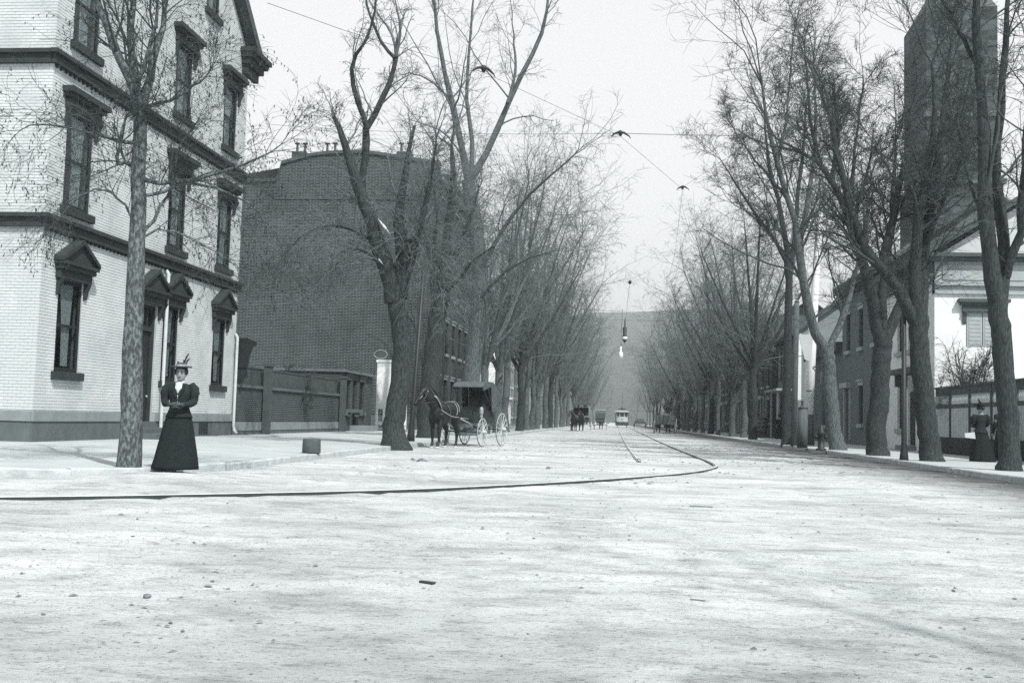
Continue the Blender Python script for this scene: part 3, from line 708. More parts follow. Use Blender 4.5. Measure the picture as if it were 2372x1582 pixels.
# low brick wing with shop-like windows, in front of the gable
wing = empty('brick_wing', (-13.9, 50.4, .13), label='low dark brick wing with tall dark windows beyond the yard wall', cat='building')
fg = Face((-13.9, 50.4, .13), (0, 1, 0), (1, 0, 0))
opw = [(.7, 1.7, 1.0, 2.6), (3.6, 4.6, 1.0, 2.6)]
b = MB(); fg.wall(b, 6.4, 2.95, opw+[(2.2, 3.1, .3, 2.6)], .2); eg = Face((-13.9, 50.4, .13), (-1, 0, 0), (0, -1, 0)); eg.quad(b, (0, 0), (9, 0), (9, 2.95), (0, 2.95))
eg2 = Face((-13.9, 56.8, .13), (-1, 0, 0), (0, 1, 0)); eg2.quad(b, (0, 0), (9, 0), (9, 2.95), (0, 2.95)); b.build('wall', M_REDBRICK_Y, wing)
b = MB(); b.box(-23, -13.7, 50.3, 56.9, 3.08, 3.2); b.build('roof', M_TINROOF, wing)
for o in opw: window(fg, wing, *o, sill=M_STONE, hood=lintel, hoodm=M_TRIMD)
d = MB(); fg.box(d, 2.25, 3.05, .3, 2.6, -.19, -.12); d.build('door', M_BROWN2, wing)
b = MB(); fg.box(b, 1.9, 4.4, 0, .28, .001, .9); b.build('door_step', M_BAND, wing)
for u in (1.2, 2.9):
    b = MB(); fg.box(b, u-.22, u+.22, .95, 1.12, .001, .35); fg.box(b, u-.14, u+.14, .75, .95, .001, .22); b.build('stone_corbel', M_STONE, wing)
# white porch screen closing the side of the next doorway
ps = empty('porch_screen', (-12.4, 57.2, .13), label='tall white boarded porch screen catching the sun beside the big tree', cat='screen')
b = MB(); b.box(-13.75, -12.0, 57.2, 57.3, 1.35, 3.95); b.build('panel', M_WHITE, ps)
b = MB(); b.box(-13.8, -11.95, 57.15, 57.35, 3.955, 4.1); b.build('top_rail', M_WHITE, ps)
b = MB(); b.box(-13.75, -12.0, 57.15, 57.35, .45, .62); b.build('bottom_rail', M_WHITE, ps)
for k in range(5):
    b = MB(); b.box(-13.75+k*.41, -13.63+k*.41, 57.2, 57.3, .2, 1.345); b.build('baluster', M_WHITE, ps)
b = MB(); b.box(-13.85, -11.9, 57.05, 58.6, .1, .198); b.build('porch_floor', M_BAND, ps)
sg = empty('oval_sign', (-12.9, 54.0, 4.0), label='dark oval sign hanging from an iron bracket near the white screen', cat='sign')
b = MB(); oc = D(882, 821, 52.5)
b.prism([(.34*math.cos(t*.314), .22*math.sin(t*.314)) for t in range(20)], lambda a, c: (oc[0]+a, oc[1], oc[2]+c), lambda a, c: (oc[0]+a, oc[1]+.06, oc[2]+c)); b.build('board', M_TRIMD, sg)
b = MB(); b.tube([(oc[0]+.34*math.cos(t*.314), oc[1]-.01, oc[2]+.22*math.sin(t*.314)) for t in range(21)], .018, 6, cap=False); b.build('rim', M_TRIM, sg)
b = MB(); b.tube([(-13.88, oc[1], oc[2]+.42), (oc[0]+.5, oc[1], oc[2]+.42)], .025, 6); b.tube([(oc[0]-.18, oc[1], oc[2]+.42), (oc[0]-.18, oc[1], oc[2]+.19)], .012, 5); b.tube([(oc[0]+.18, oc[1], oc[2]+.42), (oc[0]+.18, oc[1], oc[2]+.19)], .012, 5); b.build('bracket', M_IRON, sg)

LEFT_GROUP, RIGHT_GROUP = 'houses along the left side', 'houses along the right side'
L_ = [
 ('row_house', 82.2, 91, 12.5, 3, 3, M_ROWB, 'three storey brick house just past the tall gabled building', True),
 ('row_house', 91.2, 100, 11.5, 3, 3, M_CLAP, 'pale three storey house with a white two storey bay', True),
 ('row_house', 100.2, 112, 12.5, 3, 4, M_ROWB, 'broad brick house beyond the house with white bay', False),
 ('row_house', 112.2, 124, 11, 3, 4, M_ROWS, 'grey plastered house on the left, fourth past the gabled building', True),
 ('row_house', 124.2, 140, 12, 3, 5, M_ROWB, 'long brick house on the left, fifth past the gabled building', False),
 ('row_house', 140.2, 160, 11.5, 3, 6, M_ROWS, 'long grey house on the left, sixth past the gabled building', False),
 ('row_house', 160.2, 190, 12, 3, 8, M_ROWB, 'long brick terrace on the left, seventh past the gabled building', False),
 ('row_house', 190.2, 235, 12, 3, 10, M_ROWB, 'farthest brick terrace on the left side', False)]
for k, (nm, a, b_, h, fl, c, m, lab, wd) in enumerate(L_):
    x = -12.6-.0035*a; tr = M_WHITE if k in (0, 1, 3) else M_TRIM
    H, f, e = row_house(nm, -1, x, a, b_, h, fl, c, m, lab, trim=tr, group=LEFT_GROUP, white_door=wd, door_col=c//2)
    if k == 1:
        bay = MB(); 
        poly = [(5.9, 0), (8.2, 0), (7.8, .9), (6.3, .9)]
        bay.prism(poly, lambda u, n: f.p(u, 3.6, n), lambda u, n: f.p(u, 8.4, n)); bo = bay.build('bay', M_WHITE, H)
        for v in (4.2, 6.6):
            q = MB(); f.box(q, 6.45, 7.65, v, v+1.5, .901, .91); q.build('bay_pane', M_GLASS_DARK, bo)
        q = MB(); q.prism([(u*1.0+(u-7.05)*.12, n*1.12) for u, n in poly], lambda u, n: f.p(u, 8.402, n), lambda u, n: f.p(u, 8.7, n)); q.build('bay_cornice', M_TRIM, bo)

# ---------------------------------------------------------------- right hand side
# white gable-ended house
RX = 12.3
wh = empty('gable_house', (RX, 42.6, .13), label='house with bright white gable end facing the crossing', cat='house')
fe = Face((RX, 42.6, .13), (1, 0, 0), (0, -1, 0)); fs_ = Face((RX, 42.6, .13), (0, 1, 0), (-1, 0, 0))
GW, EV, PK = 9.0, 7.9, 10.75
b = MB(); fe.wall(b, GW, 6.3, [(1.2, 2.5, 4.2, 5.6), (5.6, 6.9, 4.2, 5.6)], .16); b.build('gable_end', M_STUCCO_W, wh)
b = MB(); fe.box(b, 0, GW, 6.3, 6.62, -.3, .1); fe.box(b, 0, GW, 6.62, 6.72, -.3, .22); b.build('architrave', M_TRIM, wh)
b = MB(); fe.box(b, 0, GW, 6.72, 7.6, -.3, .04); fe.box(b, .3, 4.6, 6.86, 7.46, .041, .07); fe.box(b, 5.2, 8.7, 6.86, 7.46, .041, .07); b.build('frieze', M_TRIM, wh)
b = MB(); fe.box(b, -.3, GW+.3, 7.6, 7.75, -.3, .3); fe.box(b, -.42, GW+.42, 7.75, 7.9, -.3, .42); b.build('cornice', M_TRIMD, wh)
b = MB(); b.prism([(.2, 7.9), (GW-.2, 7.9), (GW/2, PK-.1)], lambda u, v: fe.p(u, v, 0), lambda u, v: fe.p(u, v, -.2)); b.build('tympanum', M_CLAP, wh)
for a_ in (0, 1):
    q = MB(); f_ = (lambda u: u) if a_ == 0 else (lambda u: GW-u)
    pl = [(f_(-.55), 7.72), (f_(GW/2), PK), (f_(GW/2), PK+.28), (f_(-.55), 8.02)]
    q.prism(pl, lambda u, v: fe.p(u, v, .45), lambda u, v: fe.p(u, v, -9.4)); q.build('roof', M_SLATE, wh)
for o in ((1.2, 2.5, 4.2, 5.6), (5.6, 6.9, 4.2, 5.6)):
    w_ = window(fe, wh, *o, frame=M_TRIM, depth=.06, hood=flat_hood, hoodm=M_TRIMD, bars=(0, 0))
    for k in (0, 1):
        q = MB(); a_ = o[0]+.04+k*.62; fe.box(q, a_, a_+.59, o[2]+.03, o[3]-.03, -.055, -.02)
        for j in range(8): fe.box(q, a_+.06, a_+.53, o[2]+.1+j*.16, o[2]+.2+j*.16, -.02, -.008)
        q.build('shutter', M_TRIM, w_)
ops = [(1.0, 1.9, .9, 3.1), (4.7, 5.6, .9, 3.1), (1.0, 1.9, 4.3, 5.9), (2.9, 3.8, 4.3, 5.9), (4.7, 5.6, 4.3, 5.9)]
b = MB(); fs_.wall(b, 8.2, 7.6, ops+[(2.7, 3.9, .2, 3.0)], .16); b.box(RX, RX+9, 50.75, 50.8, .13, 7.6); b.build('street_wall', M_STUCCO_W, wh)
for o in ops: window(fs_, wh, *o, sill=M_TRIM, frame=M_TRIMD)
d = MB(); fs_.box(d, 2.75, 3.85, .2, 2.5, -.15, -.09); dd = d.build('door', M_BROWN2, wh)
q = MB(); fs_.box(q, .6, 4.2, 3.2, 3.42, .001, .75); fs_.box(q, .7, .85, 2.7, 3.198, .001, .5); fs_.box(q, 3.95, 4.1, 2.7, 3.198, .001, .5); q.build('door_hood', M_TRIMD, wh)
q = MB(); fs_.box(q, 2.6, 4.0, .001, .2, .001, .5); q.build('door_step', M_BAND, wh)
b = MB(); fs_.box(b, .003, 8.2, 7.0, 7.5, .001, .2); b.build('side_cornice', M_TRIMD, wh)

row_house('stucco_house', 1, 12.35, 51.0, 60.2, 8.6, 2, 3, M_STUCCO, 'grey plastered house with dark eaves behind the forked trees', group=RIGHT_GROUP, door_col=2, gable=True, roofm=M_SLATE, win_w=.95, framem=M_TRIMD, depth=10)
# low building with round-headed window
ah = empty('arched_window_house', (12.4, 60.5, .13), label='low plain building with one tall round-headed window', cat='house')
fh_ = Face((12.4, 60.5, .13), (0, 1, 0), (-1, 0, 0))
b = MB(); fh_.wall(b, 10.5, 5.6, [(4.4, 5.8, 1.0, 3.6)], .2); eh = Face((12.4, 60.5, .13), (1, 0, 0), (0, -1, 0)); eh.quad(b, (0, 0), (9, 0), (9, 5.6), (0, 5.6)); b.build('wall', M_STUCCO, ah)
aw = window(fh_, ah, 4.4, 5.8, 1.0, 3.6, frame=M_TRIMD, bars=(1, 1), sill=M_TRIM)
q = MB(); arc = [(5.1+.7*math.cos(t), 3.6+.7*math.sin(t)) for t in np.linspace(0, math.pi, 13)]
q.prism(arc, lambda u, v: fh_.p(u, v, .002), lambda u, v: fh_.p(u, v, .01)); q.build('arched_pane', M_GLASS_DARK, aw)
q = MB()
for i in range(12):
    t0, t1 = math.pi*i/12, math.pi*(i+1)/12
    P = [(5.1+r_*math.cos(t), 3.6+r_*math.sin(t)) for r_, t in ((.7, t0), (.98, t0), (.98, t1), (.7, t1))]
    q.prism(P, lambda u, v: fh_.p(u, v, .001), lambda u, v: fh_.p(u, v, .09))
q.build('arch_moulding', M_TRIM, aw)
q = MB(); fh_.box(q, -.1, 10.6, 5.2, 5.75, .001, .35); q.build('cornice', M_TRIMD, ah)
q = MB(); fh_.box(q, .1, 10.4, 5.6, 5.74, -9, -.01); q.build('roof', M_TINROOF, ah)
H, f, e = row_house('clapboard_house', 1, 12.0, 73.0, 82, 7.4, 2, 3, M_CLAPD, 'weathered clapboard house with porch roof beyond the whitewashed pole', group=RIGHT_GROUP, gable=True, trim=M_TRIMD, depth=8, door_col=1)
for k in range(int(7.3/.18)):
    q = MB(); e.box(q, .002, 7.99, k*.18+.02, k*.18+.19, .004, .03 if k % 2 else .034); q.build('clapboard', M_CLAPD, H)
window(Face(e.p(0, 0, .034), e.U, e.N), H, 1.2, 2.1, 4.3, 6.2, frame=M_TRIMD, depth=-.02, hood=lintel, hoodm=M_TRIMD)
window(Face(e.p(0, 0, .034), e.U, e.N), H, 1.2, 2.1, 1.0, 2.9, frame=M_TRIMD, depth=-.02, hood=lintel, hoodm=M_TRIMD)
q = MB(); f.box(q, -.4, 6.0, 3.3, 3.45, .05, 1.5); 
for u in (.0, 3.0, 5.8): f.box(q, u-.06, u+.06, 0, 3.3, 1.3, 1.42)
q.build('porch_roof', M_TRIM, H)
q = MB(); e.box(q, -.06, .22, 0, 7.3, .036, .06); q.build('corner_board', M_WHITE, H)
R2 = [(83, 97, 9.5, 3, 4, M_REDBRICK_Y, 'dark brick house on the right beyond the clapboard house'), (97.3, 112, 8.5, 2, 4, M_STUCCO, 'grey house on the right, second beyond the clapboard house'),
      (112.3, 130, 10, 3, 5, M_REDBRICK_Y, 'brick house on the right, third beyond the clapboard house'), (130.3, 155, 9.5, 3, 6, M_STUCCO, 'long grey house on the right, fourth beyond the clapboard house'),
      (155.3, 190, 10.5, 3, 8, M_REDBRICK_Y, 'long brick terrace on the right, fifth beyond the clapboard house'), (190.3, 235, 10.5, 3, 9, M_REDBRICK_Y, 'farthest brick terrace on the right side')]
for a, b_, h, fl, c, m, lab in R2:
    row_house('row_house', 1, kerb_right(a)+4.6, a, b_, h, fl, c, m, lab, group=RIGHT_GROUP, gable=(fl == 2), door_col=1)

# church tower behind the white house
ct = empty('church_tower', (23.6, 80, .13), label='massive dark stone church tower rising behind the right hand trees', cat='church')
b = MB(); b.rings([(0.1, 23.9, 81, 5.4, 5.4), (18.6, 23.9, 81, 5.4, 5.4)], 4); b = MB()
b.box(21.9, 27.4, 78, 85, .1, 19.1); b.build('base', M_CHURCH, ct)
b = MB(); b.box(21.8, 27.6, 77.8, 85.2, 19.1, 19.5); b.build('string_course', M_STONE, ct)
b = MB(); b.box(22.1, 27.2, 78.4, 84.6, 19.5, 32.6); b.build('shaft', M_CHURCH, ct)
b = MB(); b.box(22.0, 27.3, 78.2, 84.8, 24.2, 24.6); b.build('string_course', M_STONE, ct)
b = MB(); b.hexa([(22.1, 78.4, 32.6), (27.2, 78.4, 32.6), (27.2, 84.6, 32.6), (22.1, 84.6, 32.6), (23.4, 79.6, 35.0), (26.1, 79.6, 35.0), (26.1, 83.4, 35.0), (23.4, 83.4, 35.0)]); b.build('broach', M_SLATE, ct)
b = MB(); b.hexa([(23.4, 79.6, 35.0), (26.1, 79.6, 35.0), (26.1, 83.4, 35.0), (23.4, 83.4, 35.0), (24.7, 81.4, 47), (24.8, 81.4, 47), (24.8, 81.5, 47), (24.7, 81.5, 47)]); b.build('spire', M_SLATE, ct)
for z in (25.6,):
    for xx in (23.3, 25.3):
        b = MB(); b.box(xx, xx+.9, 78.32, 78.39, z, z+3.6); b.build('louvre', M_TRIMD, ct)
b = MB(); b.box(27.4, 44, 79, 110, .1, 11); b.build('nave_wall', M_CHURCH, ct)
b = MB(); b.prism([(27.3, 11), (44.4, 11), (35.8, 20)], lambda x, z: (x, 78.7, z), lambda x, z: (x, 110.3, z)); b.build('nave_roof', M_SLATE, ct)

# board fence with baluster top
fc = empty('board_fence', (12.3, 33, .13), label='tall fence of pale panels with baluster top beside the walkers', cat='fence')
ff = Face((12.3, 23.0, .13), (0, 1, 0), (-1, 0, 0)); FL = 19.4
for k in range(9):
    u0 = k*2.2; u1 = min(u0+2.2, FL)
    q = MB(); ff.box(q, u0+.06, u1-.06, .62, 1.72, -.06, 0)
    for j in range(7): ff.box(q, u0+.1+j*.29, u0+.36+j*.29, .63, 1.71, .001, .012)
    q.build('panel', M_FENCE, fc)
    q = MB(); ff.box(q, u0-.055, u0+.055, 0, 2.5, -.08, .05); q.build('post', M_TRIMD, fc)
    q = MB()
    for j in range(14):
        t = u0+.1+j*.148
        q.tube([ff.p(t, 1.86, -.03), ff.p(t, 2.0, -.03), ff.p(t, 2.12, -.03), ff.p(t, 2.2, -.03)], [.03, .055, .03, .05], 6)
    tag(q.build('baluster_row', M_FENCE, fc), kind='stuff')
q = MB(); ff.box(q, -.1, FL, 1.722, 1.86, -.07, .03); q.build('middle_rail', M_TRIMD, fc)
q = MB(); ff.box(q, -.1, FL, 2.2, 2.48, -.07, .03); ff.box(q, -.1, FL, 2.481, 2.55, -.12, .08); q.build('top_rail', M_TRIMD, fc)
q = MB(); ff.box(q, -.1, FL, 0.0, .618, -.12, .06); q.build('base_wall', M_BROWN, fc)

# ---------------------------------------------------------------- trees
def unit(a): return a/(np.linalg.norm(a, axis=-1, keepdims=True)+1e-9)
def resample(pts, n):
    P = np.array(pts, float); out = []
    m = len(P)
    for k in np.linspace(0, m-1, n):
        i = min(int(k), m-2); t = k-i
        p0, p1, p2, p3 = P[max(i-1, 0)], P[i], P[i+1], P[min(i+2, m-1)]
        out.append(.5*((2*p1)+(-p0+p2)*t+(2*p0-5*p1+4*p2-p3)*t*t+(-p0+3*p1-3*p2+p3)*t**3))
    return np.array(out)
class Wood:
    def __init__(s): s.V = []; s.F = []; s.n = 0
    def add(s, P, R, sides, lump=0.0, rng_=None):
        M, n, _ = P.shape
        T = unit(np.gradient(P, axis=1)); ref = np.where(np.abs(T[:, :1, 2:3]) > .75, np.array([1.0, .2, 0]), np.array([0, .1, 1.0]))
        N = unit(np.cross(T, np.broadcast_to(ref, T.shape))); B = np.cross(T, N)
        a = np.arange(sides)*2*math.pi/sides
        rad = R[:, :, None]*np.ones(sides)
        if lump and rng_ is not None: rad = rad*(1+lump*rng_.standard_normal(rad.shape))
        ring = P[:, :, None, :]+rad[..., None]*(np.cos(a)[None, None, :, None]*N[:, :, None, :]+np.sin(a)[None, None, :, None]*B[:, :, None, :])
        s.V.append(ring.reshape(-1, 3))
        base = s.n+(np.arange(M)*n*sides)[:, None, None]+(np.arange(n-1)*sides)[None, :, None]+np.arange(sides)[None, None, :]
        nxt = s.n+(np.arange(M)*n*sides)[:, None, None]+(np.arange(n-1)*sides)[None, :, None]+((np.arange(sides)+1) % sides)[None, None, :]
        s.F.append(np.stack([base, nxt, nxt+sides, base+sides], -1).reshape(-1, 4)); s.n += M*n*sides
    def mesh(s, name, m, sm=True): return mesh_np(name, np.concatenate(s.V), np.concatenate(s.F), m, sm)
def grow(S, d, L, r0, n, wander, trop, rng_, tip=.25):
    M = len(S); P = np.zeros((M, n, 3)); P[:, 0] = S; d = unit(d)
    for k in range(1, n):
        d = unit(d+wander*rng_.standard_normal((M, 3))+np.array(trop)*(k/n))
        P[:, k] = P[:, k-1]+d*(L/(n-1))[:, None]
    R = r0[:, None]*np.linspace(1, tip, n)[None, :]
    return P, R
def spawn(P, R, L, count, tmin, tmax, ang, lr, rr, rng_, lmin=0.0):
    M, n, _ = P.shape; idx = np.repeat(np.arange(M), count); K = len(idx)
    t = tmin+(tmax-tmin)*rng_.random(K); f = t*(n-1); i = np.minimum(f.astype(int), n-2); q = (f-i)[:, None]
    S = P[idx, i]*(1-q)+P[idx, i+1]*q; T = unit(P[idx, i+1]-P[idx, i]); r = R[idx, i]*(1-q[:, 0])+R[idx, i+1]*q[:, 0]
    rv = rng_.standard_normal((K, 3)); pe = unit(rv-np.sum(rv*T, 1, keepdims=True)*T)
    a = np.clip(rng_.normal(ang, .22, K), .15, 1.6)[:, None]
    d = T*np.cos(a)+pe*np.sin(a)
    Lc = np.maximum(lmin, L[idx]*lr*(1-.55*t)*(.55+.8*rng_.random(K)))
    return S, d, Lc, np.minimum(r*rr, r*.9)
def plen(P): return np.sum(np.linalg.norm(np.diff(P, axis=1), axis=2), axis=1)

def tree(name, base, trunk, limbs, label, group, seed, trunk_r, bark=M_BARK, twigm=M_TWIG, dens=1.0, up=.10, droop=-.06, shoots=0, wander=.16, lvl=(7, 8, 8), buds=0.0, stubs=(), tw=.0075, l1=.55, flare=1.35, cat='tree', c1=(.012, .05), c2=(.007, .02), shoot_z=99.0):
    """trunk: list of points; limbs: list of (points, r0, r1)"""
    rg = np.random.default_rng(seed)
    t = empty(name, (base[0], base[1], base[2]), label=label, cat=cat, group=group)
    B0 = np.array(base)
    W = Wood(); nT = 22; P = resample(trunk, nT)[None]; u = np.linspace(0, 1, nT)
    R = (trunk_r[0]+(trunk_r[1]-trunk_r[0])*u)*(1+(flare-1)*np.exp(-u*16))
    P[0, :, :2] += rg.normal(0, trunk_r[0]*.04, (nT, 2))
    P[0, 0, 2] -= .12
    W.add(P-B0, R[None], 14, .035, rg)
    LP, LR = [], []
    for pts, r0, r1 in limbs:
        q = resample(pts, 11); q[1:] += rg.normal(0, .02, (10, 3)); LP.append(q); LR.append(np.linspace(r0, r1, 11)*(1+.05*rg.standard_normal(11)))
    LP, LR = np.array(LP), np.array(LR); W.add(LP-B0, LR, 9, .04, rg)
    C = Wood()
    L0 = plen(LP)
    S, d, L, r = spawn(LP, LR, L0, int(lvl[0]), .12, 1.0, .75, l1, .34, rg, .9)
    d[:, 2] += .25
    P1, R1 = grow(S, d, L, np.clip(r, *c1), 7, wander, (0, 0, up), rg, .3); C.add(P1-B0, R1, 5)
    # leaders carry on past the end of each limb
    Sd = unit(LP[:, -1]-LP[:, -2]); 
    e_ = [k for k in range(len(LP)) if k not in stubs]
    if e_:
        Pe, Re = grow(np.repeat(LP[e_, -1], 3, 0), np.repeat(Sd[e_], 3, 0)+.35*rg.standard_normal((3*len(e_), 3)), np.repeat(L0[e_], 3)*.45*(.6+.6*rg.random(3*len(e_))), np.repeat(LR[e_, -1], 3)*.7, 7, wander, (0, 0, up), rg, .25)
        C.add(Pe-B0, Re, 5); P1 = np.concatenate([P1, Pe]); R1 = np.concatenate([R1, Re])
    S, d, L, r = spawn(P1, R1, plen(P1), int(lvl[1]*dens), .1, 1.0, .8, .58, .5, rg, .5)
    P2, R2 = grow(S, d, L, np.clip(r, *c2), 5, wander*1.2, (0, 0, droop), rg, .4); C.add(P2-B0, R2, 3)
    S, d, L, r = spawn(P2, R2, plen(P2), int(lvl[2]*dens), .1, 1.0, .8, .6, .7, rg, .28)
    P3, R3 = grow(S, d, L, np.full(len(L), tw), 4, wander*1.2, (0, 0, droop*1.6), rg, .5); C.add(P3-B0, R3, 3)
    if shoots:                    # hanging and upright water shoots from the old wood
        S, d, L, r = spawn(LP[LP[:, :, 2].mean(1) < shoot_z], LR[LP[:, :, 2].mean(1) < shoot_z], np.full(int((LP[:, :, 2].mean(1) < shoot_z).sum()), 3.0), shoots, .05, 1.0, 1.0, 1.0, .3, rg, 1.0)
        k = len(S); Ps, Rs = grow(S, d+np.array([0, 0, .25]), L*.75, np.full(k, .010), 7, .12, (0, 0, -.34), rg, .4); C.add(Ps-B0, Rs, 3)
        S, d, L, r = spawn(Ps, Rs, plen(Ps), 4, .15, .9, .6, .6, .7, rg, .4)
        Pq, Rq = grow(S, d, L, np.full(len(L), tw*.7), 4, .12, (0, 0, -.3), rg, .5); C.add(Pq-B0, Rq, 3)
    if buds:
        q = P3[rg.random(len(P3)) < buds]; q = np.concatenate([q[:, -1], q[:, 2]]); k = len(q)
        Pb = np.stack([q, q+rg.normal(0, .02, (k, 3))+np.array([0, 0, -.02]), q+np.array([0, 0, -.045])], 1)
        C.add(Pb-B0, np.tile(np.array([.003, .010, .003]), (k, 1)), 3)
    add_obj('trunk', W.mesh('trunk', bark), t, False)
    add_obj('crown', C.mesh('crown', twigm, False), t, False)
    return t

def traced(pxs, Y, dy=0.0, seed=0):
    """limb surveyed from sightings at a tree standing Y metres off; dy lets it lean nearer or farther along its length"""
    n = len(pxs); out = []
    for k, (a, b) in enumerate(pxs): out.append(D(a, b, Y+dy*k/max(1, n-1)))
    return out
LROW, RROW = 'street trees along the left kerb', 'street trees along the right kerb'

# L1: slim sycamore beside the woman
Y = 14.3; b0 = G(300, 1083, .13); Y = b0[1]
tr = traced([(300, 1085), (303, 960), (307, 820), (312, 700), (317, 560), (321, 420), (325, 300), (326, 262)], Y)
lm = [(traced([(325, 268), (300, 185), (262, 105), (230, 20), (205, -80), (190, -180)], Y, -.5), .085, .025),
      (traced([(322, 262), (308, 150), (308, 60), (312, -30), (325, -170), (330, -260)], Y, .5), .07, .02),
      (traced([(330, 262), (350, 160), (375, 60), (388, -40), (410, -150)], Y, .9), .075, .02),
      (traced([(326, 300), (318, 215), (340, 120), (362, 40), (372, -80)], Y, -.6), .05, .015),
      (traced([(322, 408), (370, 420), (440, 415), (520, 398), (600, 365), (650, 340)], Y, .8), .04, .010),
      (traced([(326, 255), (370, 242), (415, 225), (455, 195), (488, 165)], Y, -.4), .035, .010),
      (traced([(318, 385), (290, 385), (272, 378), (274, 345), (285, 300), (300, 262)], Y, -.2), .045, .012),
      (traced([(316, 545), (350, 520), (385, 450), (412, 360), (432, 310)], Y, .6), .03, .010),
      (traced([(320, 455), (380, 440), (450, 425), (540, 450), (610, 500), (650, 560)], Y, 1.0), .03, .007),
      (traced([(320, 330), (250, 320), (180, 300), (110, 290), (50, 300)], Y, -.8), .03, .008),
      (traced([(316, 520), (285, 470), (240, 440), (190, 450), (150, 500)], Y, -.5), .02, .007),
      (traced([(318, 560), (380, 530), (430, 545), (490, 580), (540, 610)], Y, .5), .02, .006)]
tree('sycamore_tree', b0, tr, lm, 'slim mottled sycamore standing beside the woman', LROW, 101, (.165, .085), bark=M_SYC, twigm=M_TWIG_D, dens=.9, up=.0, droop=-.16, lvl=(11, 8, 5), wander=.13, buds=.35, tw=.0028, l1=.62, flare=1.12, c1=(.006, .022), c2=(.0035, .008))

# L2: old pollarded tree with snapped limbs, in front of the parked horse
b0 = G(915, 1032, .13); Y = b0[1]
tr = traced([(915, 1035), (912, 980), (925, 900), (932, 800), (920, 720), (912, 670)], Y)
lm = [(traced([(915, 700), (895, 620), (868, 545), (842, 470), (815, 390), (795, 320), (772, 272)], Y, -.6), .30, .06),
      (traced([(925, 690), (932, 600), (925, 520), (932, 440), (945, 360), (960, 290)], Y, .6), .24, .04),
      (traced([(845, 480), (838, 430), (848, 350), (852, 300), (880, 240), (905, 185), (918, 130)], Y, .4), .13, .07),
      (traced([(915, 135), (885, 100), (868, 60), (850, 10), (840, -60), (835, -120)], Y, .9), .06, .015),
      (traced([(851, 300), (835, 255), (818, 205), (814, 150), (838, 110), (862, 60), (872, 0), (885, -90)], Y, -.8), .09, .015),
      (traced([(940, 650), (965, 560), (985, 470), (1000, 400), (1010, 330)], Y, -.7), .12, .03),
      (traced([(900, 640), (870, 600), (830, 580), (790, 590), (760, 640)], Y, -.8), .06, .015),
      (traced([(868, 560), (830, 540), (770, 520), (710, 540), (660, 590)], Y, .5), .05, .012),
      (traced([(935, 560), (975, 560), (1010, 600), (1030, 680)], Y, -.5), .06, .012)]
t2 = tree('old_maple_tree', b0, tr, lm, 'leaning old tree with two snapped-off limbs before the horse', LROW, 102, (.31, .26), bark=M_BARK_D, twigm=M_TWIG, dens=1.0, up=.05, droop=-.12, shoots=72, shoot_z=7.5, lvl=(7, 5, 4), stubs=(0, 1), buds=.35, l1=.38, tw=.007, flare=1.75)
for (p0, p1, wd) in (((877, 508), (905, 545), .17), ((878, 600), (886, 612), .08)):
    b = MB(); a_, c_ = D(*p0, Y-.36), D(*p1, Y-.36); b.tube([a_, (a_+c_)/2+np.array([0, -.05, 0]), c_], [.03, wd*.7, .04], 8, squash=(1, .35)); b.build('torn_wood', M_CUT, t2, sm=True)

# L3 behind the horse, L4 tall forked one, L5 on
b0 = G(990, 1014, .13); Y = b0[1]
tr = traced([(990, 1016), (992, 940), (1000, 850), (1010, 760), (1022, 680)], Y)
lm = [(traced([(1018, 700), (1030, 600), (1040, 500), (1050, 420), (1045, 340)], Y, -.5), .28, .07),
      (traced([(1012, 740), (1000, 640), (985, 560), (975, 470)], Y, .8), .14, .03),
      (traced([(1022, 690), (1050, 600), (1085, 520), (1110, 440)], Y, 1.0), .16, .04),
      (traced([(1020, 690), (1060, 650), (1100, 600), (1150, 570)], Y, -1.6), .1, .02),
      (traced([(1015, 700), (1000, 620), (1010, 520), (1005, 430)], Y, -1.8), .12, .03)]
tree('old_maple_tree', b0, tr, lm, 'thick dark trunked tree directly behind the horse', LROW, 103, (.42, .34), bark=M_BARK_D, dens=1.2, up=.12, droop=-.14, shoots=60, shoot_z=11, lvl=(8, 6, 5), l1=.5, flare=1.25)
b0 = np.array([-7.3, 49.5, .13]); Y = b0[1]
tr = [b0]+traced([(1085, 940), (1098, 820), (1108, 700), (1110, 600), (1095, 500), (1085, 420)], Y)
lm = [(traced([(1086, 425), (1070, 340), (1045, 230), (1020, 120), (1008, 20), (995, -90)], Y, -1.0), .20, .05),
      (traced([(1088, 420), (1095, 330), (1080, 230), (1085, 120), (1095, 20), (1100, -60)], Y, 1.6), .13, .03),
      (traced([(1078, 430), (1120, 370), (1160, 280), (1205, 180), (1250, 95), (1268, 10), (1275, -60)], Y, 1.2), .20, .04),
      (traced([(1175, 240), (1195, 160), (1190, 90), (1185, 10)], Y, .5), .09, .02),
      (traced([(1110, 640), (1150, 560), (1200, 480), (1260, 420), (1330, 360)], Y, -2.5), .13, .03),
      (traced([(1108, 600), (1070, 560), (1030, 500), (1000, 450)], Y, 1.5), .12, .03),
      (traced([(1045, 230), (1000, 190), (950, 170), (920, 175)], Y, -.5), .06, .012),
      (traced([(1105, 700), (1160, 640), (1220, 600), (1290, 580)], Y, -3.5), .10, .02)]
tree('forked_poplar_tree', b0, tr, lm, 'tall pale tree forking into a wide V above the buggy', LROW, 104, (.44, .33), dens=1.15, up=.08, droop=-.12, shoots=44, shoot_z=11, lvl=(8, 6, 5), buds=.3, l1=.5, flare=1.3)

